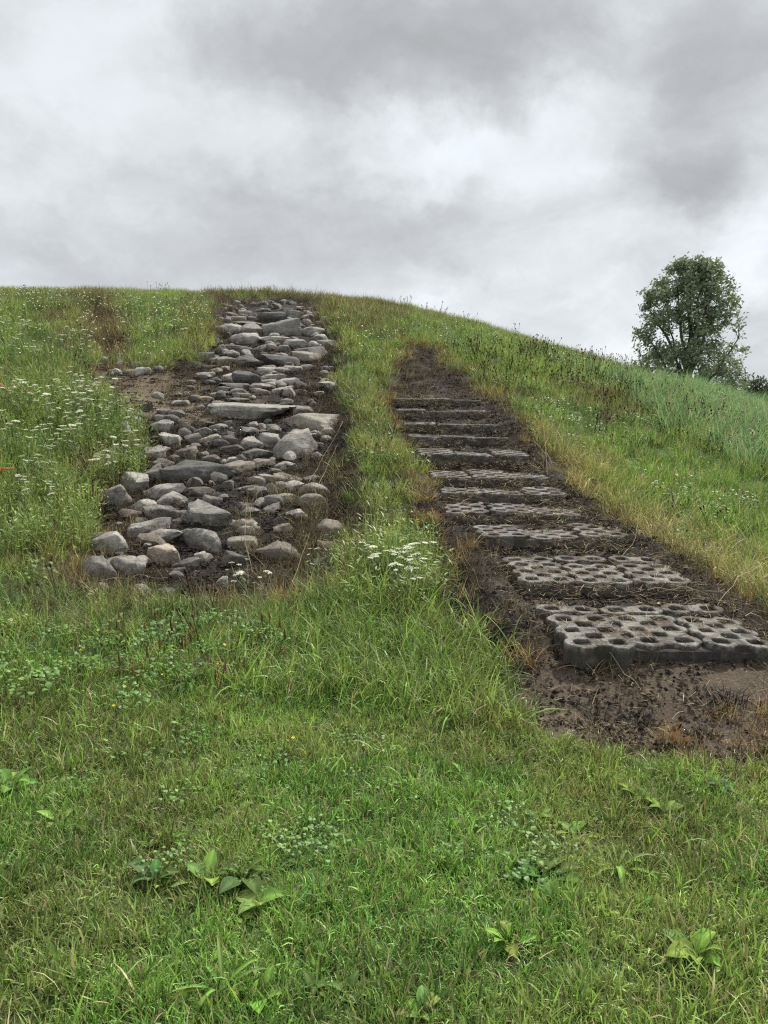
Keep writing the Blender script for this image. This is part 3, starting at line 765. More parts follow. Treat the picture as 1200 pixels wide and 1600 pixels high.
# rusty upright plantain spikes in the weed band
SPK = wpoly([(190, 990), (300, 975), (410, 985), (405, 1065), (300, 1080), (200, 1060)])
x, y, r = rand_pts(26, -4, 1, 3.5, 8, 14)
k = poly_sd(SPK, x, y) < .05; x, y = x[k], y[k]
scatter('rusty_seed_spikes', 'rusty brown upright seed spikes in the weeds below the rock bed', 'seed spikes', finish(x, y),
        lerp((.10, .055, .030), (.17, .09, .05), r.uniform(0, 1, len(x))), r.uniform(.7, 1.1, len(x)), [headed(190 + i, 4, .07, .09, .20, .0055, 6.0) for i in range(3)], tilt=.12)

# far and tiny umbels that read as a white speckle
def umbel_speck(seed):
    r = np.random.default_rng(seed); V = []; F = []
    for i in range(5):
        a = r.uniform(0, 6.28); q = .16 * math.sqrt(r.uniform()); p = np.array([q * math.cos(a), q * math.sin(a), r.uniform(.16, .34)])
        R0 = r.uniform(.008, .018); b = len(V)
        V.append(tuple(p + (0, 0, .004)))
        for j in range(7):
            an = 2 * math.pi * j / 7; rr = R0 * r.uniform(.7, 1.15); V.append((p[0] + rr * math.cos(an), p[1] + rr * math.sin(an), p[2] - r.uniform(0, .008)))
        for j in range(7): F.append((b, b + 1 + j, b + 1 + (j + 1) % 7))
        b = len(V); w = .002
        V += [(p[0] - w, p[1], -.02), (p[0] + w, p[1], -.02), (p[0] + w, p[1], p[2] - .006), (p[0] - w, p[1], p[2] - .006)]; F.append((b, b + 1, b + 2, b + 3))
    return V, F
M_PETAL = plain_mat('white_petal', (.58, .58, .42), (.78, .77, .62), 60, .7, trans=.3)
M_STEM = plain_mat('green_stem', (.075, .115, .035), (.12, .16, .055), 20, .6)
M_YELL = plain_mat('yellow_petal', (.66, .56, .02), (.78, .70, .05), 40, .5, trans=.2)
specks = [mesh_obj('umbel_speck', *umbel_speck(200 + i), M_PETAL, do_link=False) for i in range(3)]
for o_ in specks:
    o_.data.materials.append(M_STEM)
    for p_ in o_.data.polygons: p_.material_index = 1 if len(p_.vertices) == 4 else 0
SPECK = wpoly([(-60, 470), (140, 470), (175, 560), (60, 590), (-80, 590)]); SPECK2 = wpoly([(180, 480), (320, 470), (310, 560), (230, 575), (185, 560)]); SPECK3 = wpoly([(540, 520), (620, 540), (615, 590), (545, 580)])
x, y, r = rand_pts(4.5, -12, 3, 8, 19, 15)
k = (np.minimum(poly_sd(SPECK, x, y), np.minimum(poly_sd(SPECK2, x, y) + .2 * 0, poly_sd(SPECK3, x, y))) < .1) & (fbm(x * 1.1, y * 1.1, 67) > .42)
x, y = x[k], y[k]
scatter('distant_umbels', 'white specks of wild carrot flowers high on the slope', 'wild flowers', finish(x, y), np.ones((len(x), 3)) * .7, r.uniform(.7, 1.2, len(x)), specks, tilt=.2)
# ------------------------------------------------------------------ stones of the rock bed
def ico(sub):
    import bmesh
    bm = bmesh.new(); bmesh.ops.create_icosphere(bm, subdivisions=sub, radius=1.0)
    V = np.array([v.co[:] for v in bm.verts]); F = [tuple(v.index for v in f.verts) for f in bm.faces]; bm.free()
    return V, F
ICO = {2: ico(2), 3: ico(3), 4: ico(4)}
def stone_verts(seed, sub, W_, D_, H_, blocky=.5, drop=1.5):
    r = np.random.default_rng(seed); V, F = ICO[sub]
    n = int(r.integers(9, 14)); P = r.normal(size=(n, 3)); P /= np.linalg.norm(P, axis=1)[:, None]
    P = np.concatenate([P, [[r.normal(0, .25), -.25, 1], [r.normal(0, .5), -1, r.uniform(.1, .7)], [0, 0, -1]]]); P /= np.linalg.norm(P, axis=1)[:, None]
    dist = np.concatenate([r.uniform(.68, .96, n), r.uniform(.62, .82, 3)])
    dots = np.maximum(V @ P.T, 1e-3)
    rad = dist[None] / dots
    kk = 30.0
    rad = -np.log(np.exp(-kk * np.minimum(rad, 3)).sum(1)) / kk
    X = V * rad[:, None]
    X = (X - (X.max(0) + X.min(0)) / 2); X /= (X.max(0) - X.min(0)) / 2
    nz = np.zeros(len(X))
    for f, a in ((2.2, .020), (4.7, .018), (9.5, .014), (19, .008)):
        for _ in range(3):
            d = r.normal(size=3); d /= np.linalg.norm(d)
            d2 = r.normal(size=3); d2 /= np.linalg.norm(d2)
            nz += a * np.sin(f * (X @ d) + r.uniform(0, 6.28) + 1.3 * np.sin(f * .7 * (X @ d2)))
    led = .018 * np.abs(np.sin(6 * X[:, 2] + 2 * X[:, 0] * r.normal() + r.uniform(0, 6)))   # ledges of the bedding
    X = X * (1 + nz + led)[:, None]
    X = X * np.array([W_ / 2, D_ / 2, H_ / 2])
    X[:, 2] = np.where(X[:, 2] < 0, X[:, 2] * drop, X[:, 2])
    return X, F
ROCKS = [
 (338,475,362,484,'l','thin pale slab at the very top left of the rock bed'),
 (352,487,376,497,'g','small grey stone just under the thin slab at the top of the rock bed'),
 (376,486,400,497,'l','light rounded stone in the middle of the uppermost row of the bed'),
 (386,494,404,502,'g','small stone tucked under the light rounded stone of the uppermost row'),
 (358,494,382,503,'l','flat pale stone left of centre in the second row from the top'),
 (344,496,362,510,'d','dark stone at the left edge just below the top of the bed'),
 (360,500,410,509,'l','long thin flat slab spanning the second row from the top'),
 (405,488,447,506,'d','wide dark slab behind the big slanted boulder near the top'),
 (434,488,466,506,'g','grey angular stone sloping right above the big slanted boulder'),
 (449,498,472,520,'d','dark upright stone at the right shoulder of the slanted boulder'),
 (414,500,469,532,'l','big slanted pale boulder, the largest stone near the top'),
 (342,507,376,526,'g','grey rounded boulder at the left end of the third row from the top'),
 (372,505,406,527,'g','domed grey boulder left of the big slanted boulder'),
 (403,512,418,524,'d','small dark stone wedged between domed and slanted boulders'),
 (353,521,402,542,'l','pale oblong boulder in the left of the fourth row from the top'),
 (402,525,447,540,'l','pale lens shaped boulder under the big slanted boulder'),
 (470,512,503,528,'l','pale pointed stone at the right edge near the top'),
 (485,524,509,536,'l','small pale stone below the pointed stone at the right edge'),
 (501,532,524,546,'g','grey stone sticking out farthest right in the upper bed'),
 (444,531,479,547,'g','grey block right of the pale lens shaped boulder'),
 (477,533,499,545,'l','small light stone right of the grey block in the upper bed'),
 (330,540,352,554,'l','pale pointed stone at the left edge of the upper bed'),
 (348,539,392,553,'d','dark flat stone under the pale oblong boulder'),
 (386,537,422,553,'l','pale wedge shaped stone under the lens shaped boulder'),
 (419,539,437,550,'t','first of two small tan stones beside the pale wedge'),
 (428,540,450,551,'l','second of two small stones right of the pale wedge'),
 (458,540,508,562,'d','large dark rounded boulder at the right of the upper bed'),
 (368,556,412,578,'d','dark squared block standing at the foot of the upper bed'),
 (406,552,464,574,'d','long dark block right of the squared block'),
 (460,551,498,571,'t','tan faced block below the large dark rounded boulder'),
 (409,554,431,565,'g','small grey stone lying on top of the long dark block at left'),
 (427,553,449,565,'g','small grey stone lying on top of the long dark block at right'),
 (302,552,332,564,'g','low grey stone at the far left tail of the upper bed'),
 (350,548,372,560,'g','grey flat stone above the squared block'),
 (314,570,341,579,'g','flat grey stone in the left tail beside the dry grass'),
 (338,559,369,575,'t','brownish grey stone touching the squared block on its left'),
 (325,559,343,569,'l','pale stone in the middle of the left tail'),
 (316,582,336,591,'w','whitish stone alone above the charred patch'),
 (410,570,434,579,'l','pale stone under the long dark block'),
 (402,575,427,588,'w','whitish wedge in the rubble under the long dark block'),
 (424,575,449,588,'g','grey stone in the centre of the rubble row'),
 (444,572,470,586,'w','white ribbed stone at the right of the rubble row'),
 (464,570,488,582,'l','light flat stone at the right end of the rubble row'),
 (350,584,385,600,'l','slanting pale stone leaning on the dark angular rock'),
 (364,581,410,604,'d','dark angular rock at the left of the rubble'),
 (407,585,442,600,'w','whitish flat stone right of the dark angular rock'),
 (408,593,430,604,'g','small grey stone below the whitish flat stone'),
 (435,592,466,606,'w','light oval stone in the lower right of the rubble'),
 (428,602,466,617,'w','white oval stone in front of the light oval one'),
 (396,600,426,615,'l','pale grey stone left of the white oval stones'),
 (393,607,419,619,'l','smooth pale stone in front of the rubble'),
 (423,597,445,608,'g','grey stone between the pale and the light oval stones'),
 (340,598,386,612,'d','dark slab below the slanting pale stone'),
 (337,604,360,613,'l','thin pale slab stacked left of the dark slab, upper one'),
 (333,611,360,620,'l','thin pale slab stacked left of the dark slab, lower one'),
 (362,608,386,619,'l','small light stone below the dark slab'),
 (368,614,398,624,'l','flat light slab above the big grey boulder'),
 (360,621,390,630,'w','whitish sliver lying on the top edge of the big grey boulder'),
 (314,620,333,631,'o','orange tan stone at the left above the middle bed'),
 (332,627,349,637,'t','tan pebbly stone beside the orange tan stone'),
 (325,635,349,651,'l','light stone left of the big grey boulder'),
 (306,633,319,643,'t','small tan stone below the orange tan stone'),
 (440,624,457,635,'g','small grey stone above right end of the big grey boulder'),
 (455,635,485,652,'g','grey stone between the two largest boulders'),
 (346,626,454,660,'g','big grey boulder lying broad across the middle of the bed'),
 (416,646,523,688,'t','big tan grey boulder at the right edge of the middle bed'),
 (431,675,503,728,'g','big upright boulder in front of the tan grey boulder'),
 (249,640,270,652,'l','flat pale stone in the back row of the left middle bed'),
 (268,642,296,655,'l','flat light stone right of the flat pale one in the left back row'),
 (190,652,218,667,'g','greenish grey stone at the left grass edge'),
 (184,662,202,686,'l','pale stone half hidden by the flowers at the left'),
 (210,646,238,662,'b','brown stone at the left edge under dead stems'),
 (238,659,267,682,'g','grey speckled stone in the left middle bed'),
 (254,678,282,700,'l','pale faceted boulder in the left middle bed'),
 (289,680,313,701,'g','grey triangular stone in the centre left'),
 (302,669,333,682,'l','smooth light stone with a flat top in the centre left'),
 (280,660,303,679,'b','brown stone above the grey triangular stone'),
 (313,681,348,700,'t','tan layered stone in the centre of the middle bed'),
 (225,700,259,724,'g','round grey cobble at the left grass edge'),
 (268,699,305,718,'t','tan oval stone above the dark long slab'),
 (344,682,368,698,'b','brown slanted stone right of the layered stone'),
 (348,695,380,709,'b','low brown stone in the centre of the bed'),
 (331,663,354,674,'l','thin light stone below the big grey boulder'),
 (375,685,407,706,'l','pale split stone left of the upright boulder'),
 (399,679,434,702,'g','grey stone with a flat lit face left of the upright boulder'),
 (381,702,423,719,'g','grey flat topped block below the pale split stone'),
 (358,711,384,724,'g','low grey stone left of the flat topped block'),
 (342,721,394,745,'t','flat tan slab at the right end of the dark long slab'),
 (390,718,427,737,'t','tan low stone below the flat topped block'),
 (431,723,458,738,'l','light stone at the foot of the upright boulder'),
 (380,745,414,758,'y','yellowish pale stone below the flat tan slab'),
 (427,739,477,757,'t','tan stone in grass below the upright boulder'),
 (136,760,204,802,'g','large rounded boulder overgrown at the left grass edge'),
 (181,740,229,780,'g','dark sided boulder with a pale top at the left edge'),
 (217,729,258,759,'g','round boulder behind the dark sided boulder'),
 (239,719,267,738,'g','small grey stone at the left end of the dark long slab'),
 (261,719,363,760,'d','dark long slab lying in the middle of the lower bed'),
 (226,757,289,786,'g','flat grey slab below the dark long slab'),
 (247,769,296,794,'l','bright pale faceted stone below the flat grey slab'),
 (209,782,241,803,'l','pale stone at the left of the lower bed'),
 (227,789,275,819,'g','grey faceted boulder in the left of the lower bed'),
 (188,798,227,818,'b','brownish stone below the overgrown boulder'),
 (269,799,288,812,'g','small grey stone right of the grey faceted boulder'),
 (296,761,340,777,'y','yellow lichened slab in the middle of the lower bed'),
 (314,776,344,796,'g','grey square stone below the lichened slab'),
 (298,786,362,829,'l','light boulder with a pinkish pale slanting face'),
 (271,808,307,819,'d','flat dark stone left of the slanting light boulder'),
 (374,758,412,771,'l','low light stone in the centre right of the lower bed'),
 (413,758,437,776,'b','brown grey stone left of the middle grass stems'),
 (434,755,456,770,'g','small grey stone in the centre right of the bed'),
 (428,772,466,789,'l','pale tongue shaped stone in the centre right'),
 (476,756,509,774,'g','grey pointed stone near the right grass edge'),
 (414,788,436,808,'l','small upright pale stone in the brown litter'),
 (441,797,475,814,'w','whitish ragged stone in the right of the lower bed'),
 (373,786,402,799,'l','pale low stone in litter right of the slanting boulder'),
 (349,811,426,833,'l','long pale stone shaped like a log in the lower bed'),
 (466,774,508,797,'t','tan stone under grass at the right of the lower bed'),
 (205,812,257,850,'g','grey arched stone in the lower left'),
 (219,826,287,850,'l','pale low slab in front of the arched stone'),
 (125,832,199,878,'g','large flat topped boulder in the lower left corner'),
 (109,870,180,915,'g','large boulder lowest of all at the left corner'),
 (175,873,228,905,'l','pale rounded boulder right of the lowest boulder'),
 (232,854,278,890,'o','boulder with an orange patch in the bottom row'),
 (284,827,342,866,'g','grey slanted boulder in the bottom middle'),
 (312,845,343,869,'g','small grey boulder on the right of the slanted one'),
 (308,863,330,883,'l','small pale stone below the slanted boulder'),
 (273,872,310,892,'g','thin grey stone right of the orange patched boulder'),
 (262,887,294,900,'d','low dark stone in the bottom row'),
 (361,839,410,863,'y','boulder speckled with pale yellow lichen in the bottom middle'),
 (350,864,390,889,'g','dark grey boulder below the lichened boulder'),
 (408,848,469,881,'t','smooth tan boulder with dark pits in the bottom right'),
 (428,819,457,835,'t','tan stone behind the pitted boulder'),
 (493,813,542,848,'b','brown boulder under dead stems at the right'),
 (502,844,540,865,'o','pinkish tan stone in the grass at the right end'),
 (488,872,522,893,'t','tan stone half buried at the lower right end'),
 (364,892,390,906,'d','dark stone in the weeds at the bottom middle'),
 (189,563,242,579,'g','long grey block in the separate row on the left slope'),
 (190,576,214,591,'l','pale stone under the left end of the long block on the left slope'),
 (213,575,234,589,'l','pale stone under the right end of the long block on the left slope'),
 (174,577,192,590,'g','grey stone left of the pale stones on the left slope'),
 (175,565,189,578,'g','rounded stone touching the left end of the long block on the left slope'),
 (154,559,168,574,'g','small grey stone at the left end of the row on the left slope'),
 (180,553,199,565,'l','small pale stone behind the long block on the left slope'),
 (144,568,160,577,'g','flat stone farthest left on the left slope'),
 (242,573,254,583,'l','small stone right of the long block on the left slope'),
 (500,496,512,507,'o','yellowish stone lying in grass right of the bed top')]
rock_centres = []
for i, (x0, y0, x1, y1, tone, label) in enumerate(ROCKS):
    cxp, cyp = (x0 + x1) / 2, (y0 + y1) / 2; wpx, hpx = x1 - x0, y1 - y0
    Pb, d = at(cxp, y1 - .22 * hpx)
    q_ = 1.20 if wpx > 44 else 1.34; Wd = wpx * d / FPX * q_; Hv = hpx * d / FPX * q_
    rr = random.Random(500 + i)
    Dp = min(Wd, max(.75 * Wd, 1.2 * Hv)) * rr.uniform(.8, 1.0)
    Hh = max(.55 * Hv, math.sqrt(max(Hv ** 2 - (.30 * Dp) ** 2, 0.0)))
    dc = d + Dp * .38
    v = pix_dir(cxp, cyp) / FPX * dc
    X, F = stone_verts(900 + i, 4 if wpx > 26 else 3, Wd, Dp, Hh)
    a = rr.uniform(-.10, .10); ca, sa = math.cos(a), math.sin(a)   # a slight lie of its own
    X = np.stack([X[:, 0] * ca - X[:, 2] * sa * .6, X[:, 1], X[:, 0] * sa * .6 + X[:, 2] * ca], 1)
    o = mesh_obj('boulder' if wpx > 44 else 'stone', X, F, STONE[tone], loc=(v.x, v.y, CAM_Z + v.z))
    o.rotation_euler = (0, 0, rr.uniform(-.22, .22))
    o.data.set_sharp_from_angle(angle=R(32))
    cz_, sz_ = math.cos(o.rotation_euler.z), math.sin(o.rotation_euler.z)
    wx_, wy_ = v.x + X[:, 0] * cz_ - X[:, 1] * sz_, v.y + X[:, 0] * sz_ + X[:, 1] * cz_
    ab = CAM_Z + v.z + X[:, 2] - h(wx_, wy_)
    at_ = o.data.attributes.new('near_soil', 'FLOAT', 'POINT'); at_.data.foreach_set('value', sstep(.11, .01, ab).astype(np.float32))
    tag(o, label, 'boulder' if wpx > 44 else 'stone', 'stones of the rock bed')
    rock_centres.append((v.x, v.y, Wd / 2))
# small stones filling the gaps
fill = [stone_verts(2000 + i, 2, 1, .85, .62, drop=1.3) for i in range(8)]
fmesh = {}
for i, (X, F) in enumerate(fill):
    o = mesh_obj('pebble', X, F, STONE['g'], do_link=False); o.data.set_sharp_from_angle(angle=R(30)); fmesh[i] = o.data
RC = np.array(rock_centres); n_f = 0
rr = random.Random(77)
bx = [p[0] for p in BED]; by = [p[1] for p in BED]
while n_f < 250:
    x_, y_ = rr.uniform(min(bx), max(bx)), rr.uniform(min(by), max(by))
    if rr.random() > (1.0 if y_ > 9 else .55): continue
    if poly_sd(BED, np.array([x_]), np.array([y_]))[0] > -.12: continue
    q = np.hypot(RC[:, 0] - x_, RC[:, 1] - y_) - RC[:, 2] * .7
    if q.min() < 0: continue
    if x_ > -1.15 and y_ < 9.2 and rr.random() < .72: continue
    n_f += 1
    me = fmesh[rr.randrange(8)]
    tone = rr.choice('ggglltdb')
    if me.users and me.materials[0] != STONE[tone]:
        key = (me.name, tone)
        if key not in fmesh:
            m2 = me.copy(); m2.materials[0] = STONE[tone]; fmesh[key] = m2
        me = fmesh[key]
    o = link(bpy.data.objects.new('pebble', me)); s_ = rr.uniform(.07, .22)
    o.scale = (s_ * rr.uniform(.8, 1.4), s_, s_ * rr.uniform(.7, 1.1)); o.rotation_euler = (rr.uniform(-.2, .2), rr.uniform(-.2, .2), rr.uniform(0, 6.28))
    o.location = (x_, y_, hz(x_, y_) + s_ * .12)
    j_ = min((k for k in range(len(ROCKS)) if len(ROCKS[k][5].split()) <= 10), key=lambda k: math.hypot(RC[k, 0] - x_, RC[k, 1] - y_) - RC[k, 2])
    tag(o, '%s stone next to the %s' % ({'g': 'little grey', 'l': 'little pale', 't': 'little tan', 'd': 'little dark', 'b': 'little brown'}[tone], ROCKS[j_][5]), 'stone', 'small gap stones of the rock bed')

# ------------------------------------------------------------------ steps of grass pavers
def paver_mesh(name, seed, rows=3, th=.12, chip=0.0):
    """concrete lattice paver: eight soil holes set on the diagonal inside a scalloped outline"""
    r = np.random.default_rng(seed); A = [(sx * .1, .098 + .2 * k) for k in range(rows) for sx in (-1, 1)]
    B = [(0.0, .198 + .2 * k) for k in range(rows - 1)]
    stp = .0085; X = np.arange(-.21, .2101, stp); Y = np.arange(-.012, .2 * rows + .012, stp)
    gx_, gy_ = np.meshgrid(X, Y)
    def octo(cx, cy, R_, k=1.30):
        ax, ay = np.abs(gx_ - cx), np.abs(gy_ - cy); return np.maximum(np.maximum(ax, ay), (ax + ay) / k) - R_
    f = np.full(gx_.shape, 1.0)
    for cx, cy in A: f = np.minimum(f, octo(cx, cy, .0985))
    f = np.minimum(f, np.maximum(np.abs(gx_) - .165, np.maximum(.035 - gy_, gy_ - (.2 * rows - .037))))
    for cx, cy in A + B:
        R_ = .046 * (1 + r.normal(0, .03)); ax, ay = np.abs(gx_ - cx), np.abs(gy_ - cy)
        p_ = 5.5; hole = (ax ** p_ + (ay * 1.06) ** p_) ** (1 / p_) - R_
        f = np.maximum(f, -hole)
    f = f + (fbm(gx_ * 60 + seed * 7, gy_ * 60, seed, 3) - .5) * .0050 + .012 * np.clip(fbm(gx_ * 14 + seed, gy_ * 14, seed + 3, 2) - .70, 0, 1) * 3
    c_ = .0048; V = []; F = []; key = {}
    wob_ = (fbm(gx_ * 25 + seed, gy_ * 25, seed + 9, 3) - .5) * .004
    def vert(p):
        z = -.0055 * min(1, max(0, (p[2] + c_) / c_)) + p[3]
        q = (round(p[0], 5), round(p[1], 5))
        if q not in key: key[q] = len(V); V.append((p[0], p[1], z))
        return key[q]
    def clip(P, lvl, keep_below=True):
        out = []; n = len(P)
        for i in range(n):
            a, b = P[i], P[(i + 1) % n]; ia = (a[2] < lvl) == keep_below; ib = (b[2] < lvl) == keep_below
            if ia: out.append(a)
            if ia != ib:
                t = (lvl - a[2]) / (b[2] - a[2]); out.append(tuple(a[k] + (b[k] - a[k]) * t for k in range(4)))
        return out
    walls = []
    for jy in range(len(Y) - 1):
        for ix in range(len(X) - 1):
            C = [(gx_[q], gy_[q], f[q], wob_[q]) for q in ((jy, ix), (jy, ix + 1), (jy + 1, ix + 1), (jy + 1, ix))]
            if min(p[2] for p in C) >= 0: continue
            P = clip(C, 0.0) if max(p[2] for p in C) >= 0 else C
            if len(P) < 3: continue
            for Q in ((clip(P, -c_), clip(P, -c_, False)) if min(p[2] for p in P) < -c_ < max(p[2] for p in P) else (P,)):
                if len(Q) < 3: continue
                ids = [vert(p) for p in Q]; ids = [v for n_, v in enumerate(ids) if v != ids[n_ - 1]]
                if len(ids) >= 3: F.append(tuple(ids))
            for n_ in range(len(P)):
                a, b = P[n_], P[(n_ + 1) % len(P)]
                if abs(a[2]) < 1e-9 and abs(b[2]) < 1e-9: walls.append((a, b))
    low = {}
    for a, b in walls:
        ia, ib = vert(a), vert(b)
        if ia == ib: continue
        for q in (ia, ib):
            if q not in low: low[q] = len(V); V.append((V[q][0], V[q][1], -th))
        F.append((ib, ia, low[ia], low[ib]))
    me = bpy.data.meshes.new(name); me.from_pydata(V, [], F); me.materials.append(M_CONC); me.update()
    return me
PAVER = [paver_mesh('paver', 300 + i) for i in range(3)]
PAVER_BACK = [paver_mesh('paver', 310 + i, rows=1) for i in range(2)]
ordinal = ['lowest step of scalloped concrete grass pavers, nearest the camera', 'second step from the bottom, with two wide rows of open pavers',
           'third paver step counted up from the lowest one', 'fourth step from the bottom, with a lone rounded paver at right',
           'fifth step from the bottom of the paver stair', 'sixth step from the bottom, middle one of the eleven paver steps',
           'seventh step from the bottom, with a littered tread', 'eighth step from the bottom, covered with burnt straw',
           'ninth step from the bottom, third from the top of the stair', 'tenth step from the bottom, second from the top of the stair',
           'topmost paver step under the bare earth path']
def soil_fill_mesh(w, dpt, seed):
    n, m_ = 26, 14; V = []; F = []
    for j in range(m_):
        for i in range(n):
            a_, b_ = (i / (n - 1) - .5) * w, .012 + j / (m_ - 1) * (dpt - .024)
            V.append((a_, b_, -.038 + .024 * (float(fbm(a_ * 9 + seed, b_ * 9, 71, 3)) - .5) + .0 * float(sstep(.5, .75, fbm(a_ * 2.2 + seed * 3, b_ * 2.8, 72, 3))) * min(1, b_ / .25)))
    for j in range(m_ - 1):
        for i in range(n - 1):
            q = j * n + i; F.append((q, q + 1, q + n + 1, q + n))
    # skirt so that the fill is a solid bed
    b = len(V); loop = list(range(n)) + [j * n + n - 1 for j in range(1, m_)] + [(m_ - 1) * n + i for i in range(n - 2, -1, -1)] + [j * n for j in range(m_ - 2, 0, -1)]
    for q in loop: V.append((V[q][0], V[q][1], -.14))
    for k in range(len(loop)):
        k2 = (k + 1) % len(loop); F.append((loop[k2], loop[k], b + k, b + k2))
    return V, F
rs_ = random.Random(5)
for si, (P, (px, py, d, rows)) in enumerate(zip(STEP_P, STEPS)):
    st = empty('paver_step', (P.x, P.y, P.z), rs_.uniform(-.05, .05) + .01)
    st.rotation_euler.x = (.062 if rows == 2 else .045); st.rotation_euler.y = .015
    tag(st, ordinal[si], 'paver step', 'paver steps up the dike')
    n_across = 3
    for row in range(rows):
        for c in range(n_across):
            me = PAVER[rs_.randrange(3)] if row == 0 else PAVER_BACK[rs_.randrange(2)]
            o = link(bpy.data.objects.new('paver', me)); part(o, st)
            ox = (c - 1) * .404 + rs_.uniform(-.006, .006) - row * .02; oy = row * .612 + rs_.uniform(-.014, .014)
            oz = rs_.uniform(-.009, .006)
            if si == 0 and row == 0: oy += (-.06, .03, 0)[c]; oz += (.004, -.004, 0)[c]
            if si == 3 and c == 2: oy -= .07
            if si == 2 and c == 1: oz -= .012
            o.location = (ox, oy, oz); o.rotation_euler = (rs_.uniform(-.04, .03), rs_.uniform(-.035, .035), rs_.uniform(-.035, .035))
    f = mesh_obj('soil_fill', *soil_fill_mesh(1.17, .60 if rows == 1 else .80, si * 1.7 + 1), M_SOIL); part(f, st)
# ------------------------------------------------------------------ plants one can count
def tube(pts, radii, k=6):
    V = []; F = []
    n = len(pts)
    for i in range(n):
        p = Vector(pts[i]); t = (Vector(pts[min(i + 1, n - 1)]) - Vector(pts[max(i - 1, 0)])).normalized()
        u = t.orthogonal().normalized() if i == 0 else (u - t * u.dot(t)).normalized()
        w = t.cross(u)
        for j in range(k):
            a = 2 * math.pi * j / k; V.append(tuple(p + (u * math.cos(a) + w * math.sin(a)) * radii[i]))
    for i in range(n - 1):
        for j in range(k): F.append((i * k + j, i * k + (j + 1) % k, (i + 1) * k + (j + 1) % k, (i + 1) * k + j))
    V.append(tuple(pts[-1])); e = len(V) - 1
    for j in range(k): F.append(((n - 1) * k + j, (n - 1) * k + (j + 1) % k, e))
    return V, F
def merge(parts):
    V = []; F = []
    for v, f in parts:
        b = len(V); V += [tuple(q) for q in v]; F += [tuple(i + b for i in g) for g in f]
    return V, F

def leaf_mesh(name, L, Wd, petiole, bend, fold, seed, ratio=.5):
    """one broad leaf from its stalk to its tip, folded along the midrib"""
    r = random.Random(seed); V = []; F = []; n = 12; ang = .8; px = pz = 0.0; st = (L + petiole) / n
    for i in range(n + 1):
        t = i / n; s = i / n * (L + petiole)
        if s < petiole: w = .05 * Wd + .02 * Wd * t
        else:
            u = (s - petiole) / L; w = Wd * (math.sin(math.pi * min(1, u ** ratio)) ** .75 * .5 if 0 < u < 1 else .02)
            w = max(w, .03 * Wd)
        for q, (k, lift) in enumerate(((-1, 1), (-.5, .38), (0, 0), (.5, .38), (1, 1))):
            wav = r.uniform(-.03, .03) * Wd * abs(k)
            V.append((px, k * w, pz + lift * w * fold + wav))
        px += math.cos(ang) * st; pz += math.sin(ang) * st; ang -= bend / n * (.5 + t)
    for i in range(n):
        for q in range(4): F.append((i * 5 + q, i * 5 + q + 1, i * 5 + q + 6, i * 5 + q + 5))
    o = mesh_obj(name, V, F, M_LEAF, do_link=False)
    bv = [(.35 + .25 * r.random()) for _ in V]
    for i in range(n + 1): bv[i * 5 + 2] = .85
    a_ = o.data.attributes.new('bv', 'FLOAT', 'POINT'); a_.data.foreach_set('value', np.array(bv, np.float32))
    a_ = o.data.attributes.new('dry', 'FLOAT', 'POINT'); a_.data.foreach_set('value', np.zeros(len(V), np.float32))
    return o.data
BROAD = [leaf_mesh('leaf', 1.0, .50 + .05 * i, .28, .75 + .3 * i, .28, 400 + i, .72) for i in range(4)]
STRAP = [leaf_mesh('leaf', 1.0, .11 + .02 * i, .25, 1.0 + .5 * i, .5, 410 + i, .7) for i in range(4)]
def rosette(px, py, span, nl, kind, tint, label, seed, cat='plantain'):
    r = random.Random(seed)
    P, d = at(px, py)
    L = span * d / FPX * .50; nl = nl + 2
    root = empty('plantain_rosette' if kind == 'b' else 'strap_leaved_rosette', P); root['tint'] = tint
    tag(root, label, cat, 'leafy rosettes in the lawn')
    for i in range(nl):
        o = link(bpy.data.objects.new('leaf', (BROAD if kind == 'b' else STRAP)[r.randrange(4)])); part(o, root)
        o['tint'] = tuple(c * r.uniform(.75, 1.2) for c in tint)
        s = L * r.uniform(.65, 1.1); o.scale = (s, s, s * r.uniform(.8, 1.2))
        o.rotation_euler = (r.uniform(-.25, .25), r.uniform(-.2, .35), i * 2 * math.pi / nl + r.uniform(-.4, .4))
        o.location = (r.uniform(-.01, .01), r.uniform(-.01, .01), .004)
LG, DG, YG = (.135, .215, .048), (.070, .120, .038), (.140, .215, .046)
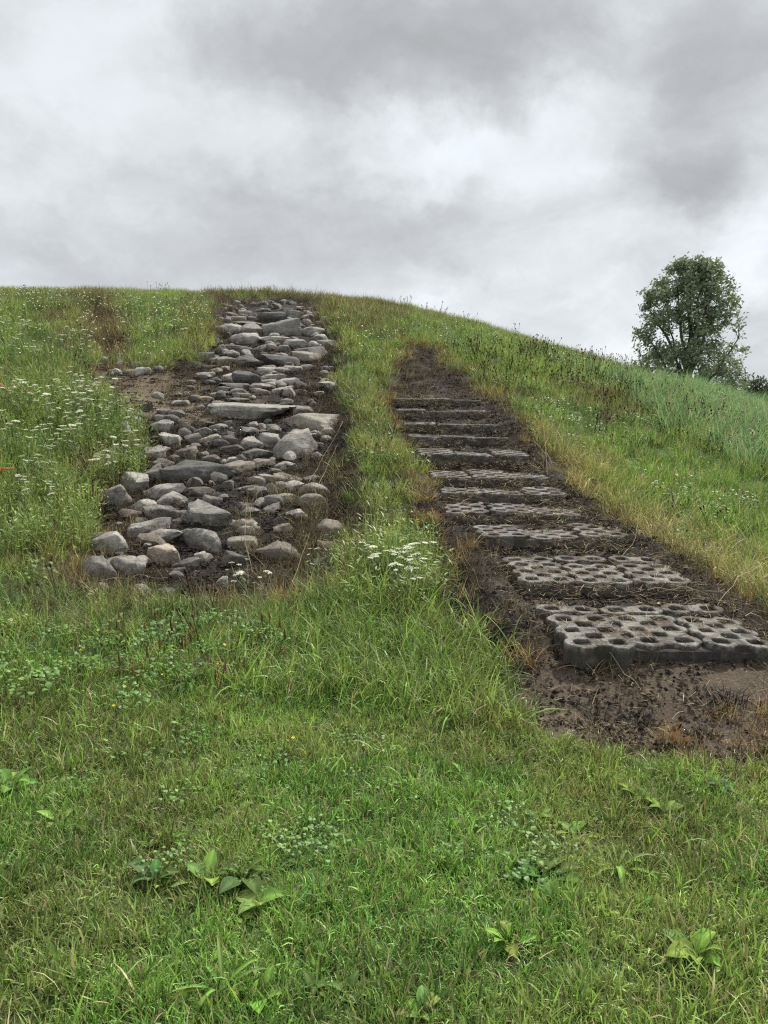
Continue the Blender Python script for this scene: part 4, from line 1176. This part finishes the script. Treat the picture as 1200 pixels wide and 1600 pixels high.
ROSETTES = [
    (322, 1385, 90, 7, 'b', LG, 'bright broad leaved plantain, left one of the foreground trio'),
    (378, 1378, 95, 8, 'b', DG, 'dark green plantain behind the foreground trio on its right'),
    (402, 1420, 85, 7, 'b', LG, 'broad leaved plantain lowest of the foreground trio'),
    (238, 1382, 80, 6, 'b', DG, 'flat dull green plantain left of the foreground trio'),
    (345, 1556, 135, 13, 's', LG, 'rosette of narrow upright leaves at the bottom left edge'),
    (405, 1570, 90, 3, 'b', LG, 'few broad leaves right of the bottom narrow leaved rosette'),
    (262, 1318, 60, 4, 'b', LG, 'small plantain above the foreground trio at left'),
    (850, 1374, 95, 9, 'b', DG, 'grey green plantain in the right half of the lawn'),
    (965, 1362, 125, 12, 's', LG, 'spreading narrow leaved rosette right of the grey green plantain'),
    (795, 1478, 85, 4, 'b', YG, 'few pale broad leaves beside a dead straw patch'),
    (1085, 1500, 105, 7, 'b', LG, 'plantain near the lower right corner with long pale leaves'),
    (1000, 1250, 55, 5, 'b', YG, 'small pale plantain below the burnt ground at right'),
    (18, 1238, 75, 6, 'b', LG, 'plantain cut by the left edge of the lawn'),
    (95, 1288, 60, 4, 'b', LG, 'two leaved young plantain near the left edge'),
    (275, 1185, 50, 4, 's', YG, 'upright pale leaf shoot in the left lawn'),
    (332, 1120, 45, 4, 'b', YG, 'yellow green leaves at the top edge of the mown lawn'),
    (465, 1348, 55, 7, 's', DG, 'small dark starry rosette in the middle of the lawn'),
    (1040, 1275, 60, 5, 'b', LG, 'plantain right of the small pale one below the burnt ground'),
    (545, 1560, 60, 5, 'b', DG, 'low dark leaves at the bottom middle edge'),
    (655, 1590, 80, 6, 'b', LG, 'broad leaves cut by the bottom edge at the middle'),
    (840, 1282, 50, 5, 'b', YG, 'pale young leaves at the centre right of the lawn'),
    (722, 1215, 45, 4, 'b', LG, 'small plantain at the centre of the lawn below the tussock'),
    (1125, 1235, 55, 5, 'b', DG, 'dark plantain under the right end of the burnt ground'),
    (570, 1275, 60, 6, 's', DG, 'narrow leaved weed in the centre of the lawn'),
    (905, 1310, 60, 5, 'b', LG, 'leafy weed above the spreading rosette at right'),
    (262, 962, 90, 15, 's', DG, 'tall fan of dark strap leaves below the rock bed'),
    (195, 1000, 80, 11, 's', LG, 'leafy green clump left below the strap leaved fan'),
    (290, 1075, 95, 14, 's', DG, 'dense narrow leaved rosette under the rusty seed spikes')]
for i, (px, py, sp, nl, kd, tn, lb) in enumerate(ROSETTES):
    rosette(px, py, sp, nl, kd, tn, lb, 600 + i)
r = random.Random(99); ROS = [(q[0], q[1], q[6]) for q in ROSETTES if len(q[6].split()) <= 10]
for i in range(34):                      # young plantains nobody could tell apart
    px, py = r.uniform(20, 1180), r.uniform(1170, 1590)
    if py < 1240 and px > 850: continue
    rosette(px, py, r.uniform(22, 44) * (.6 + (py - 1100) / 700), r.randrange(3, 6), r.choice('bbs'), r.choice((LG, DG, LG)), 'small young leaf rosette near the ' + min(ROS, key=lambda q: (q[0] - px) ** 2 + (q[1] - py) ** 2)[2], 700 + i)

# wild carrot: branched stems under flat white umbels
def umbel(seed, R0, cup=0.0):
    r = random.Random(seed); P = []
    n = 22
    for i in range(n):
        a = i * 2.39996; q = R0 * math.sqrt((i + .5) / n); z = -.25 * R0 * (q / R0) ** 2 + cup * q
        cx_, cy_ = q * math.cos(a), q * math.sin(a); fr = R0 * .19 * r.uniform(.8, 1.2)
        V = [(cx_, cy_, z + fr * .35)]; F = []
        for j in range(6):
            b = 2 * math.pi * j / 6 + r.uniform(-.2, .2); rad = fr * r.uniform(.75, 1.15)
            V.append((cx_ + rad * math.cos(b), cy_ + rad * math.sin(b), z + r.uniform(-.1, .1) * fr))
        for j in range(6): F.append((0, 1 + j, 1 + (j + 1) % 6))
        P.append((V, F))
        
    return merge(P)
def umbel_rays(R0):
    P = []
    for i in range(9):
        a = i * .698; P.append(tube([(0, 0, -.9 * R0), (R0 * .62 * math.cos(a), R0 * .62 * math.sin(a), -.12 * R0)], [.0009, .0007], 3))
    return merge(P)
M_PETAL2 = plain_mat('greenish_petal', (.26, .31, .15), (.44, .48, .30), 60, .7, trans=.3)
def carrot(kind, seed, H, nh):
    r = random.Random(seed)
    root = bpy.data.objects.new('wild_carrot', None); root.empty_display_size = .05; link(root)
    P = [tube([(0, 0, -.02), (r.uniform(-.02, .02), 0, H * .5), (r.uniform(-.03, .04), r.uniform(-.03, .03), H - .03)], [.0032, .0026, .0018], 4)]
    heads = [(P[0][0][-1][0], P[0][0][-1][1], H)]
    for i in range(nh - 1):
        z0 = H * r.uniform(.25, .6); a = r.uniform(0, 6.28); L = r.uniform(.06, .15); z1 = H * r.uniform(.66, 1.02)
        e = (L * math.cos(a), L * math.sin(a), z1 - .03)
        P.append(tube([(0, 0, z0), (e[0] * .7, e[1] * .7, z0 + (z1 - z0) * .45), e], [.0022, .0018, .0013], 4)); heads.append((e[0], e[1], z1))
    sm = mesh_obj('stem', *merge(P), M_STEM); part(sm, root)
    for hx, hy, hz_ in heads:
        R0 = r.uniform(.015, .033)
        f = mesh_obj('flower_head', *umbel(r.randrange(9999), R0, r.choice((0, 0, .35))), M_PETAL if r.random() < .6 else M_PETAL2); part(f, root)
        f.location = (hx, hy, hz_); f.rotation_euler = (r.uniform(-.25, .25), r.uniform(-.25, .25), r.uniform(0, 6.28))
        ry = mesh_obj('flower_rays', *umbel_rays(R0), M_STEM); part(ry, f)
    V = []; F = []
    for i in range(46):                   # finely cut leaves
        a = r.uniform(0, 6.28); z = H * r.uniform(.05, .62); L = r.uniform(.03, .08); el = r.uniform(.1, 1.0); q = r.uniform(0, .05)
        b = len(V); ux, uy, uz = math.cos(a) * math.cos(el), math.sin(a) * math.cos(el), math.sin(el); w = .0028
        p = (q * math.cos(a), q * math.sin(a), z)
        V += [(p[0] - uy * w, p[1] + ux * w, p[2]), (p[0] + uy * w, p[1] - ux * w, p[2]), (p[0] + ux * L, p[1] + uy * L, p[2] + uz * L)]; F.append((b, b + 1, b + 2))
    lf = mesh_obj('cut_leaves', V, F, M_STEM); part(lf, root); lf['kind'] = 'stuff'
    return root
CARROT = [carrot('w', 800 + i, (.34, .42, .30, .38)[i], (4, 5, 3, 4)[i]) for i in range(4)]
used = set()
def put(protos, idx, loc, s, rz, label, group, cat):
    p = protos[idx]
    o = p if (cat, idx) not in used else copy_tree(p)
    used.add((cat, idx)); o.location = loc; o.scale = (s, s, s); o.rotation_euler = (0, 0, rz); tag(o, label, cat, group); return o
r = random.Random(31)
ZONES = [([(0, 650), (130, 610), (215, 690), (225, 740), (130, 770), (110, 830), (0, 850)], 64, 'wild carrot in the flower drift left of the rock bed', 'wild carrots left of the rock bed'),
         ([(530, 905), (590, 890), (690, 915), (660, 960), (550, 965)], 17, 'wild carrot in the white clump between rock bed and steps', 'wild carrots between rock bed and steps'),
         ([(150, 480), (330, 480), (320, 570), (200, 575)], 14, 'wild carrot on the green slope between rill and upper rocks', 'wild carrots on the upper slope'),
         ([(0, 520), (140, 520), (150, 590), (0, 600)], 26, 'wild carrot in the pale flower patch on the upper left slope', 'wild carrots on the upper left slope'),
         ([(340, 900), (520, 900), (520, 960), (350, 960)], 4, 'wild carrot among dead stems under the rock bed', 'wild carrots under the rock bed')]
for pts, n, lb, gp in ZONES:
    poly = wpoly(pts); k = 0; xs_ = [p[0] for p in poly]; ys_ = [p[1] for p in poly]; big = n > 60; cen = []
    while k < n:
        x_, y_ = r.uniform(min(xs_), max(xs_)), r.uniform(min(ys_), max(ys_))
        if poly_sd(poly, np.array([x_]), np.array([y_]))[0] > 0: continue
        if big:                          # they grow in loose clumps
            if len(cen) < 9: cen.append((x_, y_)); continue
            if min((x_ - a_) ** 2 + (y_ - b_) ** 2 for a_, b_ in cen) > .26: continue
        k += 1
        put(CARROT, r.randrange(4), (x_, y_, hz(x_, y_)), r.uniform(.9, 1.4) if big else r.uniform(.7, 1.05), r.uniform(0, 6.28), lb, gp, 'wild carrot')
r = random.Random(32)

# small yellow flowers
def butter(seed):
    r = random.Random(seed)
    root = bpy.data.objects.new('yellow_flower', None); root.empty_display_size = .05; link(root)
    H = r.uniform(.09, .14); sm = mesh_obj('stem', *tube([(0, 0, -.01), (.01, 0, H * .6), (.015, .01, H)], [.0014, .0012, .001], 4), M_STEM); part(sm, root)
    V = [(0, 0, 0)]; F = []
    for j in range(5):
        a = j * 1.2566; b = len(V); R0 = .011
        V += [(R0 * .7 * math.cos(a - .45), R0 * .7 * math.sin(a - .45), .003), (R0 * math.cos(a), R0 * math.sin(a), .005), (R0 * .7 * math.cos(a + .45), R0 * .7 * math.sin(a + .45), .003)]
        F += [(0, b, b + 1), (0, b + 1, b + 2)]
    f = mesh_obj('petals', V, F, M_YELL); part(f, root); f.location = (.015, .01, H); f.rotation_euler = (-.5, .2, 0)
    return root
BUT = [butter(820 + i) for i in range(3)]
for px, py in [(119, 1000), (160, 1002), (110, 1025), (117, 1027), (125, 1026), (131, 1022), (143, 1022), (38, 1062), (25, 1073), (98, 1086), (110, 1097), (127, 1091), (139, 1093), (183, 1116),
               (232, 1058), (255, 1060), (285, 1014), (257, 1025), (316, 1028), (333, 1035), (335, 1043), (345, 1045), (352, 1026), (445, 1174), (463, 1164), (340, 993), (455, 965), (472, 965), (138, 1125), (60, 1060), (200, 1085), (300, 1055), (1032, 955), (868, 805)]:
    P, d = at(px, py + 14)
    put(BUT, r.randrange(3), P, r.uniform(.6, .95), r.uniform(0, 6.28), 'small yellow flower on a thin stem among the weeds', 'yellow flowers in the grass', 'flower')
# small whitish flowers at the foot of the burnt ground
DAISY = [carrot('w', 840 + i, .12, 3) for i in range(2)]
for px, py in [(975, 1180), (985, 1182), (1010, 1178), (1018, 1186), (1032, 1180), (1005, 1190), (970, 1285), (940, 1290), (1048, 1340), (1060, 1345)]:
    P, d = at(px, py + 6)
    put(DAISY, r.randrange(2), P, r.uniform(.16, .26), r.uniform(0, 6.28), 'tiny cream flower at the lawn edge below the burnt ground', 'cream flowers below the burnt ground', 'cream flower')

# orange-red strands arching through the flowers at the left
M_ORANGE = plain_mat('orange_strand', (.50, .09, .03), (.62, .16, .06), 30, .5)
def strand(pix, lifts, rad, label):
    pts = []
    for (px, py), lf in zip(pix, lifts):
        P, d = at(px, py + lf * FPX / 9.0)
        pts.append((P.x, P.y, P.z + lf))
    Q = []
    for i in range(len(pts) - 1):
        a, b = Vector(pts[i]), Vector(pts[i + 1])
        p0 = Vector(pts[max(i - 1, 0)]); p3 = Vector(pts[min(i + 2, len(pts) - 1)])
        for s in range(6):
            t = s / 6; Q.append(.5 * ((2 * a) + (b - p0) * t + (2 * p0 - 5 * a + 4 * b - p3) * t * t + (3 * a - p0 - 3 * b + p3) * t ** 3))
    Q.append(Vector(pts[-1])); c = Q[0].copy()
    o = mesh_obj('orange_strand', *tube([q - c for q in Q], [rad] * len(Q), 6), M_ORANGE, loc=c)
    tag(o, label, 'orange strand', 'orange strands in the weeds')
strand([(-25, 575), (2, 596), (24, 620)], (.22, .2, .1), .0065, 'straight orange red strand slanting down at the left edge')
strand([(12, 608), (28, 602), (44, 609), (56, 622)], (.08, .16, .14, .03), .007, 'orange red strand arching right of the slanting one')
strand([(56, 596), (64, 590), (74, 594), (80, 600)], (.06, .14, .12, .05), .005, 'small orange arch highest in the left weeds')
strand([(118, 622), (128, 624), (132, 632), (131, 640)], (.12, .16, .1, .04), .006, 'short orange hook among the white flowers')
strand([(109, 682), (111, 668), (117, 660)], (.02, .12, .16), .0075, 'short upright orange strand in the middle of the flower drift')
strand([(-20, 738), (4, 737), (24, 736)], (.22, .22, .2), .0075, 'thick level orange red strand at the left edge')
strand([(0, 737), (5, 744), (9, 750)], (.2, .12, .02), .0075, 'orange red strand hanging from the thick level one')

# dead stalks lying over soil and steps
M_STRAW = plain_mat('dead_stalk', (.22, .16, .09), (.40, .32, .20), 12, .8)
def stalk(pix, lift, label):
    pts = []
    for k, (px, py) in enumerate(pix):
        P, d = at(px, py); pts.append(Vector((P.x, P.y, P.z + (lift[k] if isinstance(lift, tuple) else lift))))
    Q = []
    for i in range(len(pts) - 1):
        for s in range(5):
            Q.append(pts[i].lerp(pts[i + 1], s / 5) + Vector((0, 0, .012 * math.sin(s * 1.1 + i))))
    Q.append(pts[-1]); c = Q[0].copy()
    o = mesh_obj('dead_stalk', *tube([q - c for q in Q], [.0019 * (1 - .5 * i / len(Q)) for i in range(len(Q))], 5), M_STRAW, loc=c)
    tag(o, label, 'dead stalk', 'dead stalks on the burnt ground')
for pix, lf, lb in [([(870, 1052), (915, 1044), (950, 1035)], (.02, .03, .03), 'pale stalk lying along the foot of the lowest step at left'),
    ([(925, 1060), (950, 1035), (966, 1018)], (.02, .06, .14), 'pale stalk leaning up against the lowest step'),
    ([(940, 1035), (985, 1070), (1020, 1095)], (.10, .03, .01), 'pale stalk running down from the lowest step to the soil'),
    ([(1010, 960), (1060, 957), (1110, 960)], .16, 'pale stalk lying flat behind the lowest step'),
    ([(1120, 970), (1150, 942), (1188, 932)], (.10, .16, .24), 'bent pale stalk reaching right from the second step'),
    ([(803, 830), (850, 818), (882, 815)], .19, 'pale stalk lying across the third step tread'),
    ([(968, 880), (992, 862), (996, 840)], (.02, .10, .18), 'curved stalk beside the right end of the third step'),
    ([(715, 800), (740, 785), (752, 776)], (.05, .08, .1), 'thin stalk leaning against the left of the fifth step'),
    ([(480, 765), (500, 742), (536, 694)], (.04, .12, .26), 'long grass stalk slanting up beside the big upright boulder'),
    ([(494, 770), (512, 745), (526, 725)], (.02, .12, .2), 'shorter grass stalk parallel to the long slanting one'),
    ([(855, 745), (852, 715), (848, 690)], (.02, .12, .24), 'upright stalk at the right of the seventh step'),
    ([(834, 704), (855, 722), (868, 738)], (.1, .08, .02), 'fallen stalk at the right end of the seventh step'),
    ([(1050, 1128), (1075, 1112), (1105, 1104)], (.012, .03, .02), 'stalk in the burnt soil near the black tussock stump'),
    ([(850, 1098), (890, 1096), (930, 1095)], .02, 'stalk lying level on the bare soil below the steps'),
    ([(440, 960), (470, 905), (484, 880)], (.03, .15, .25), 'tall thin stalk leaning right under the rock bed'),
    ([(395, 900), (383, 870), (386, 840)], (.02, .15, .28), 'tall thin stalk upright in front of the lichened boulder'),
    ([(160, 920), (215, 912), (262, 914)], .06, 'level pale stalk in the grass under the lowest boulder')]:
    stalk(pix, lf, lb)

# black burnt tussock stumps
def stump(seed):
    r = random.Random(seed); P = []
    for i in range(70):
        a = r.uniform(0, 6.28); q = r.uniform(0, .06); ln = r.uniform(.1, 1.3); L = r.uniform(.02, .09)
        p = (q * math.cos(a), q * math.sin(a), -.01); m_ = (p[0] + math.cos(a) * math.sin(ln) * L * .5, p[1] + math.sin(a) * math.sin(ln) * L * .5, L * .5 * math.cos(ln))
        P.append(tube([p, m_, (m_[0] + math.cos(a) * math.sin(ln + .4) * L * .5, m_[1] + math.sin(a) * math.sin(ln + .4) * L * .5, m_[2] + L * .4 * math.cos(ln + .4))], [.0016, .0013, .0006], 3))
    return merge(P)
M_CHAR = plain_mat('charred_stem', (.010, .009, .008), (.035, .028, .024), 30, .9)
for i, (px, py, s_, lb) in enumerate([(1138, 1098, 1.5, 'black burnt tussock stump in the bare soil at right'), (1005, 1135, 1.2, 'black burnt stump at the lower edge of the bare soil'),
    (1100, 1150, 1.2, 'charred stump beside the straw tuft at the lower right'), (930, 1118, 1.1, 'charred stump at the left of the lower soil edge'),
    (968, 1012, .8, 'charred tuft growing from a hole of the lowest step'), (668, 552, 2.0, 'dark burnt tuft at the top of the earth path'), (735, 960, 1.4, 'charred tuft at the left side of the second step'),
    (770, 1000, 1.3, 'charred tuft left of the lowest step')]):
    P, d = at(px, py); o = mesh_obj('burnt_stump', *stump(850 + i), M_CHAR, loc=P); o.scale = (s_,) * 3
    tag(o, lb, 'burnt stump', 'burnt tussock stumps')

# ------------------------------------------------------------------ the big tree, bushes and a roof beyond the dike
M_BARK = plain_mat('tree_bark', (.035, .032, .026), (.085, .078, .065), 6, .9, .5)
def leaf_mass_mat(name, c0, c1, trans):
    m, N = new_mat(name)
    bv = N.n('ShaderNodeAttribute', attribute_name='bv').outputs['Fac']
    c = N.mix(bv, c0, c1)
    p = N.n('ShaderNodeBsdfPrincipled', ins={'Base Color': c, 'Roughness': .45, 'Specular IOR Level': .4})
    t = N.n('ShaderNodeBsdfTranslucent', ins={'Color': N.mix(.4, c, N.mix(1.0, c, (1.3, 1.4, .6), 'MULTIPLY'))})
    x_ = N.n('ShaderNodeMixShader', ins={0: trans, 1: p.outputs[0], 2: t.outputs[0]}); N.n('ShaderNodeOutputMaterial', ins={0: x_.outputs[0]})
    return m
M_POPLAR = leaf_mass_mat('poplar_leaves', (.098, .136, .086), (.235, .272, .178), .34)
def leaf_cloud(name, centres, nper, spread, L, mat, wind, seed, parent=None):
    r = np.random.default_rng(seed); n = len(centres) * nper
    C = np.repeat(np.asarray(centres), nper, 0) + r.normal(0, 1, (n, 3)) * np.array(spread)
    d = r.normal(0, 1, (n, 3)) * np.array([.6, .8, .7]) + np.array(wind); d /= np.linalg.norm(d, axis=1)[:, None]
    s = np.cross(d, r.normal(0, 1, (n, 3))); s /= np.linalg.norm(s, axis=1)[:, None]
    ll = L * r.uniform(.6, 1.3, (n, 1)); w = ll * .26
    V = np.stack([C, C + d * ll * .5 + s * w, C + d * ll, C + d * ll * .5 - s * w], 1).reshape(-1, 3)
    F = np.arange(n * 4).reshape(n, 4)
    o = mesh_obj(name, V, F, mat, smooth=False)
    bv = np.repeat(np.clip(np.repeat(r.normal(.45, .22, len(centres)), nper) + r.normal(0, .18, n), 0, 1), 4)
    a_ = o.data.attributes.new('bv', 'FLOAT', 'POINT'); a_.data.foreach_set('value', bv.astype(np.float32))
    if parent: part(o, parent)
    return o
def pix_at_depth(px, py, d):
    v = pix_dir(px, py) / FPX * d; return np.array([v.x, v.y, CAM_Z + v.z])
TD = 60.0
base = pix_at_depth(1072, 640, TD); gz_ = hz(base[0], base[1])
tree = empty('poplar_tree', (base[0], base[1], gz_)); tag(tree, 'tall leafy poplar tree leaning in the wind behind the right flank of the dike', 'tree')
env = [(a_ + 8, b_ - 3, c_ - 2) for a_, b_, c_ in [(402, 1058, 1122), (415, 1040, 1135), (430, 1024, 1144), (450, 1006, 1153), (480, 998, 1160), (510, 995, 1164), (540, 987, 1166), (570, 985, 1166), (590, 992, 1166), (604, 1020, 1160), (622, 1050, 1140)]]
ev = np.array(env, float)
rt = np.random.default_rng(42); cs = []
while len(cs) < 820:
    py = rt.uniform(410, 630); l_, r_ = np.interp(py, ev[:, 0], ev[:, 1]), np.interp(py, ev[:, 0], ev[:, 2])
    a = rt.uniform(0, 6.28); q = rt.uniform(0, 1) ** .42
    cxx, hw = (l_ + r_) / 2, (r_ - l_) / 2 - 5
    hw *= .86 + .30 * float(fbm(math.cos(a) * 1.3 + 5, py * .035, 93, 3)); px = cxx + hw * q * math.cos(a); dz_ = hw * .9 * q * math.sin(a) * TD / FPX
    # gaps low in the fan of limbs, where the sky shows
    if 520 < py < 600 and 1072 < px < 1135 and rt.uniform() < .22: continue
    if 565 < py and 1035 < px < 1060 and rt.uniform() < .5: continue
    if py > 600 and px < 1040: continue
    if fbm(px * .045, py * .06, 91, 3) < .44 and rt.uniform() < .85: continue
    p = pix_at_depth(px, py, TD); p[1] += dz_; cs.append(p)
cs = np.array(cs); org = np.array([base[0], base[1], gz_])
limb_end = []
for i, (px, py, dz_) in enumerate([(1078, 420, 0), (1105, 430, 1), (1050, 440, -1), (1130, 470, 1.2), (1020, 480, 1), (1145, 530, -1), (1008, 530, -.8), (1150, 580, .8), (1000, 575, .5), (1090, 470, -2), (1060, 490, 2), (1120, 560, -1.6), (1040, 560, -1.5)]):
    e = pix_at_depth(px, py, TD); e[1] += dz_; limb_end.append(e)
trunk_top = pix_at_depth(1078, 560, TD)
tp = [Vector(org - org), Vector(org * 0 + [.05, 0, .8]), Vector(trunk_top - org)]
tr = mesh_obj('trunk', *tube(tp, [.34, .30, .22], 8), M_BARK); part(tr, tree)
nodes = []
for i, e in enumerate(limb_end):
    t0 = .35 + .65 * (i % 5) / 5 if i > 1 else 1.0
    s0 = Vector(trunk_top - org) * t0 if t0 < 1 else Vector(trunk_top - org)
    e_ = Vector(e - org); pts = []
    for k in range(9):
        t = k / 8; p = s0.lerp(e_, t); p.z += .9 * math.sin(math.pi * t) * (1 if i > 1 else .1) * (-.25 if e_.z - s0.z > 4 else .3)
        p += Vector((rt.normal(0, .07), rt.normal(0, .07), rt.normal(0, .05))) * (1 if 0 < k < 8 else 0); pts.append(p)
        if k > 1: nodes.append((p.copy(), i))
    br = mesh_obj('branch', *tube(pts, [(.15 if i > 1 else .20) * (1 - .85 * k / 8) + .012 for k in range(9)], 6), M_BARK); part(br, tree)
NP = np.array([n_[0][:] for n_ in nodes]); tw = []
for c in cs:
    q = c - org; dd = np.linalg.norm(NP - q, axis=1) + .8 * np.maximum(NP[:, 2] - q[2], 0); j = int(np.argmin(dd))
    a, b = Vector(NP[j]), Vector(q); m_ = a.lerp(b, .5) + Vector((rt.normal(0, .08), rt.normal(0, .08), -.08))
    tw.append(tube([a, m_, b], [.030, .020, .010], 4))
t_ = mesh_obj('twigs', *merge(tw), M_BARK); part(t_, tree); t_['kind'] = 'stuff'
lv = leaf_cloud('crown', cs - org, 28, (.20, .20, .17), .25, M_POPLAR, (.85, 0, .42), 43); part(lv, tree)

def bush(px, py_top, py_bot, halfw, d, label, seed):
    base = pix_at_depth(px, 640, d); z0 = hz(base[0], base[1]); top = pix_at_depth(px, py_top, d)[2]
    Hh = top - z0; Wd = halfw * d / FPX; r = np.random.default_rng(seed)
    o = empty('bush', (base[0], base[1], z0)); tag(o, label, 'bush', 'bushes beyond the dike')
    C = []
    while len(C) < 150:
        p = r.uniform(-1, 1, 3)
        if np.linalg.norm(p) < 1 and r.uniform() < .3 + .7 * np.linalg.norm(p): C.append((p[0] * Wd, p[1] * Wd * .8, Hh * .5 + p[2] * Hh * .5))
    lf_ = leaf_cloud('crown', C, 26, (.3, .3, .24), .34, M_BUSH, (.2, 0, .2), seed + 1); part(lf_, o)
    P = [tube([(0, 0, 0), (.3 * math.cos(a), .3 * math.sin(a), Hh * .3), (Wd * .5 * math.cos(a), Wd * .5 * math.sin(a), Hh * .7)], [.12, .08, .03], 5) for a in (0, 1.3, 2.6, 3.9, 5.2)]
    s_ = mesh_obj('trunk', *merge(P), M_BARK); part(s_, o)
M_BUSH = leaf_mass_mat('bush_leaves', (.045, .065, .036), (.085, .105, .055), .2)
bush(1178, 590, 640, 26, 85, 'dark rounded bush at the right edge beyond the reeds', 61)
bush(1222, 596, 640, 34, 92, 'dark bush cut by the right edge, behind the rounded one', 63)
bush(1290, 600, 640, 40, 95, 'dark bush beyond the right edge of the view', 65)

M_ROOF = plain_mat('dark_roof', (.035, .035, .04), (.06, .06, .068), 3, .7)
M_WALL = plain_mat('brick_wall', (.16, .10, .075), (.22, .15, .11), 4, .9)
hb = pix_at_depth(1140, 640, 120); hz0 = hz(hb[0], hb[1])
house = empty('house', (hb[0], hb[1], hz0)); tag(house, 'dark roofed house far behind the tree, mostly hidden', 'house')
w_, dp_, e_h, r_h = 5.0, 3.5, 2.6, pix_at_depth(1140, 605, 120)[2] - hz0
part(mesh_obj('wall', [(-w_, -dp_, -.3), (w_, -dp_, -.3), (w_, dp_, -.3), (-w_, dp_, -.3), (-w_, -dp_, e_h), (w_, -dp_, e_h), (w_, dp_, e_h), (-w_, dp_, e_h), (-w_, 0, r_h - .12), (w_, 0, r_h - .12)],
     [(0, 1, 5, 4), (1, 2, 6, 9, 5), (2, 3, 7, 6), (3, 0, 4, 8, 7)], M_WALL, smooth=False), house)
o_ = .4; part(mesh_obj('roof', [(-w_ - o_, -dp_ - o_, e_h - .15), (w_ + o_, -dp_ - o_, e_h - .15), (w_ + o_, 0, r_h), (-w_ - o_, 0, r_h), (w_ + o_, dp_ + o_, e_h - .15), (-w_ - o_, dp_ + o_, e_h - .15)],
     [(0, 1, 2, 3), (3, 2, 4, 5)], M_ROOF, smooth=False), house)
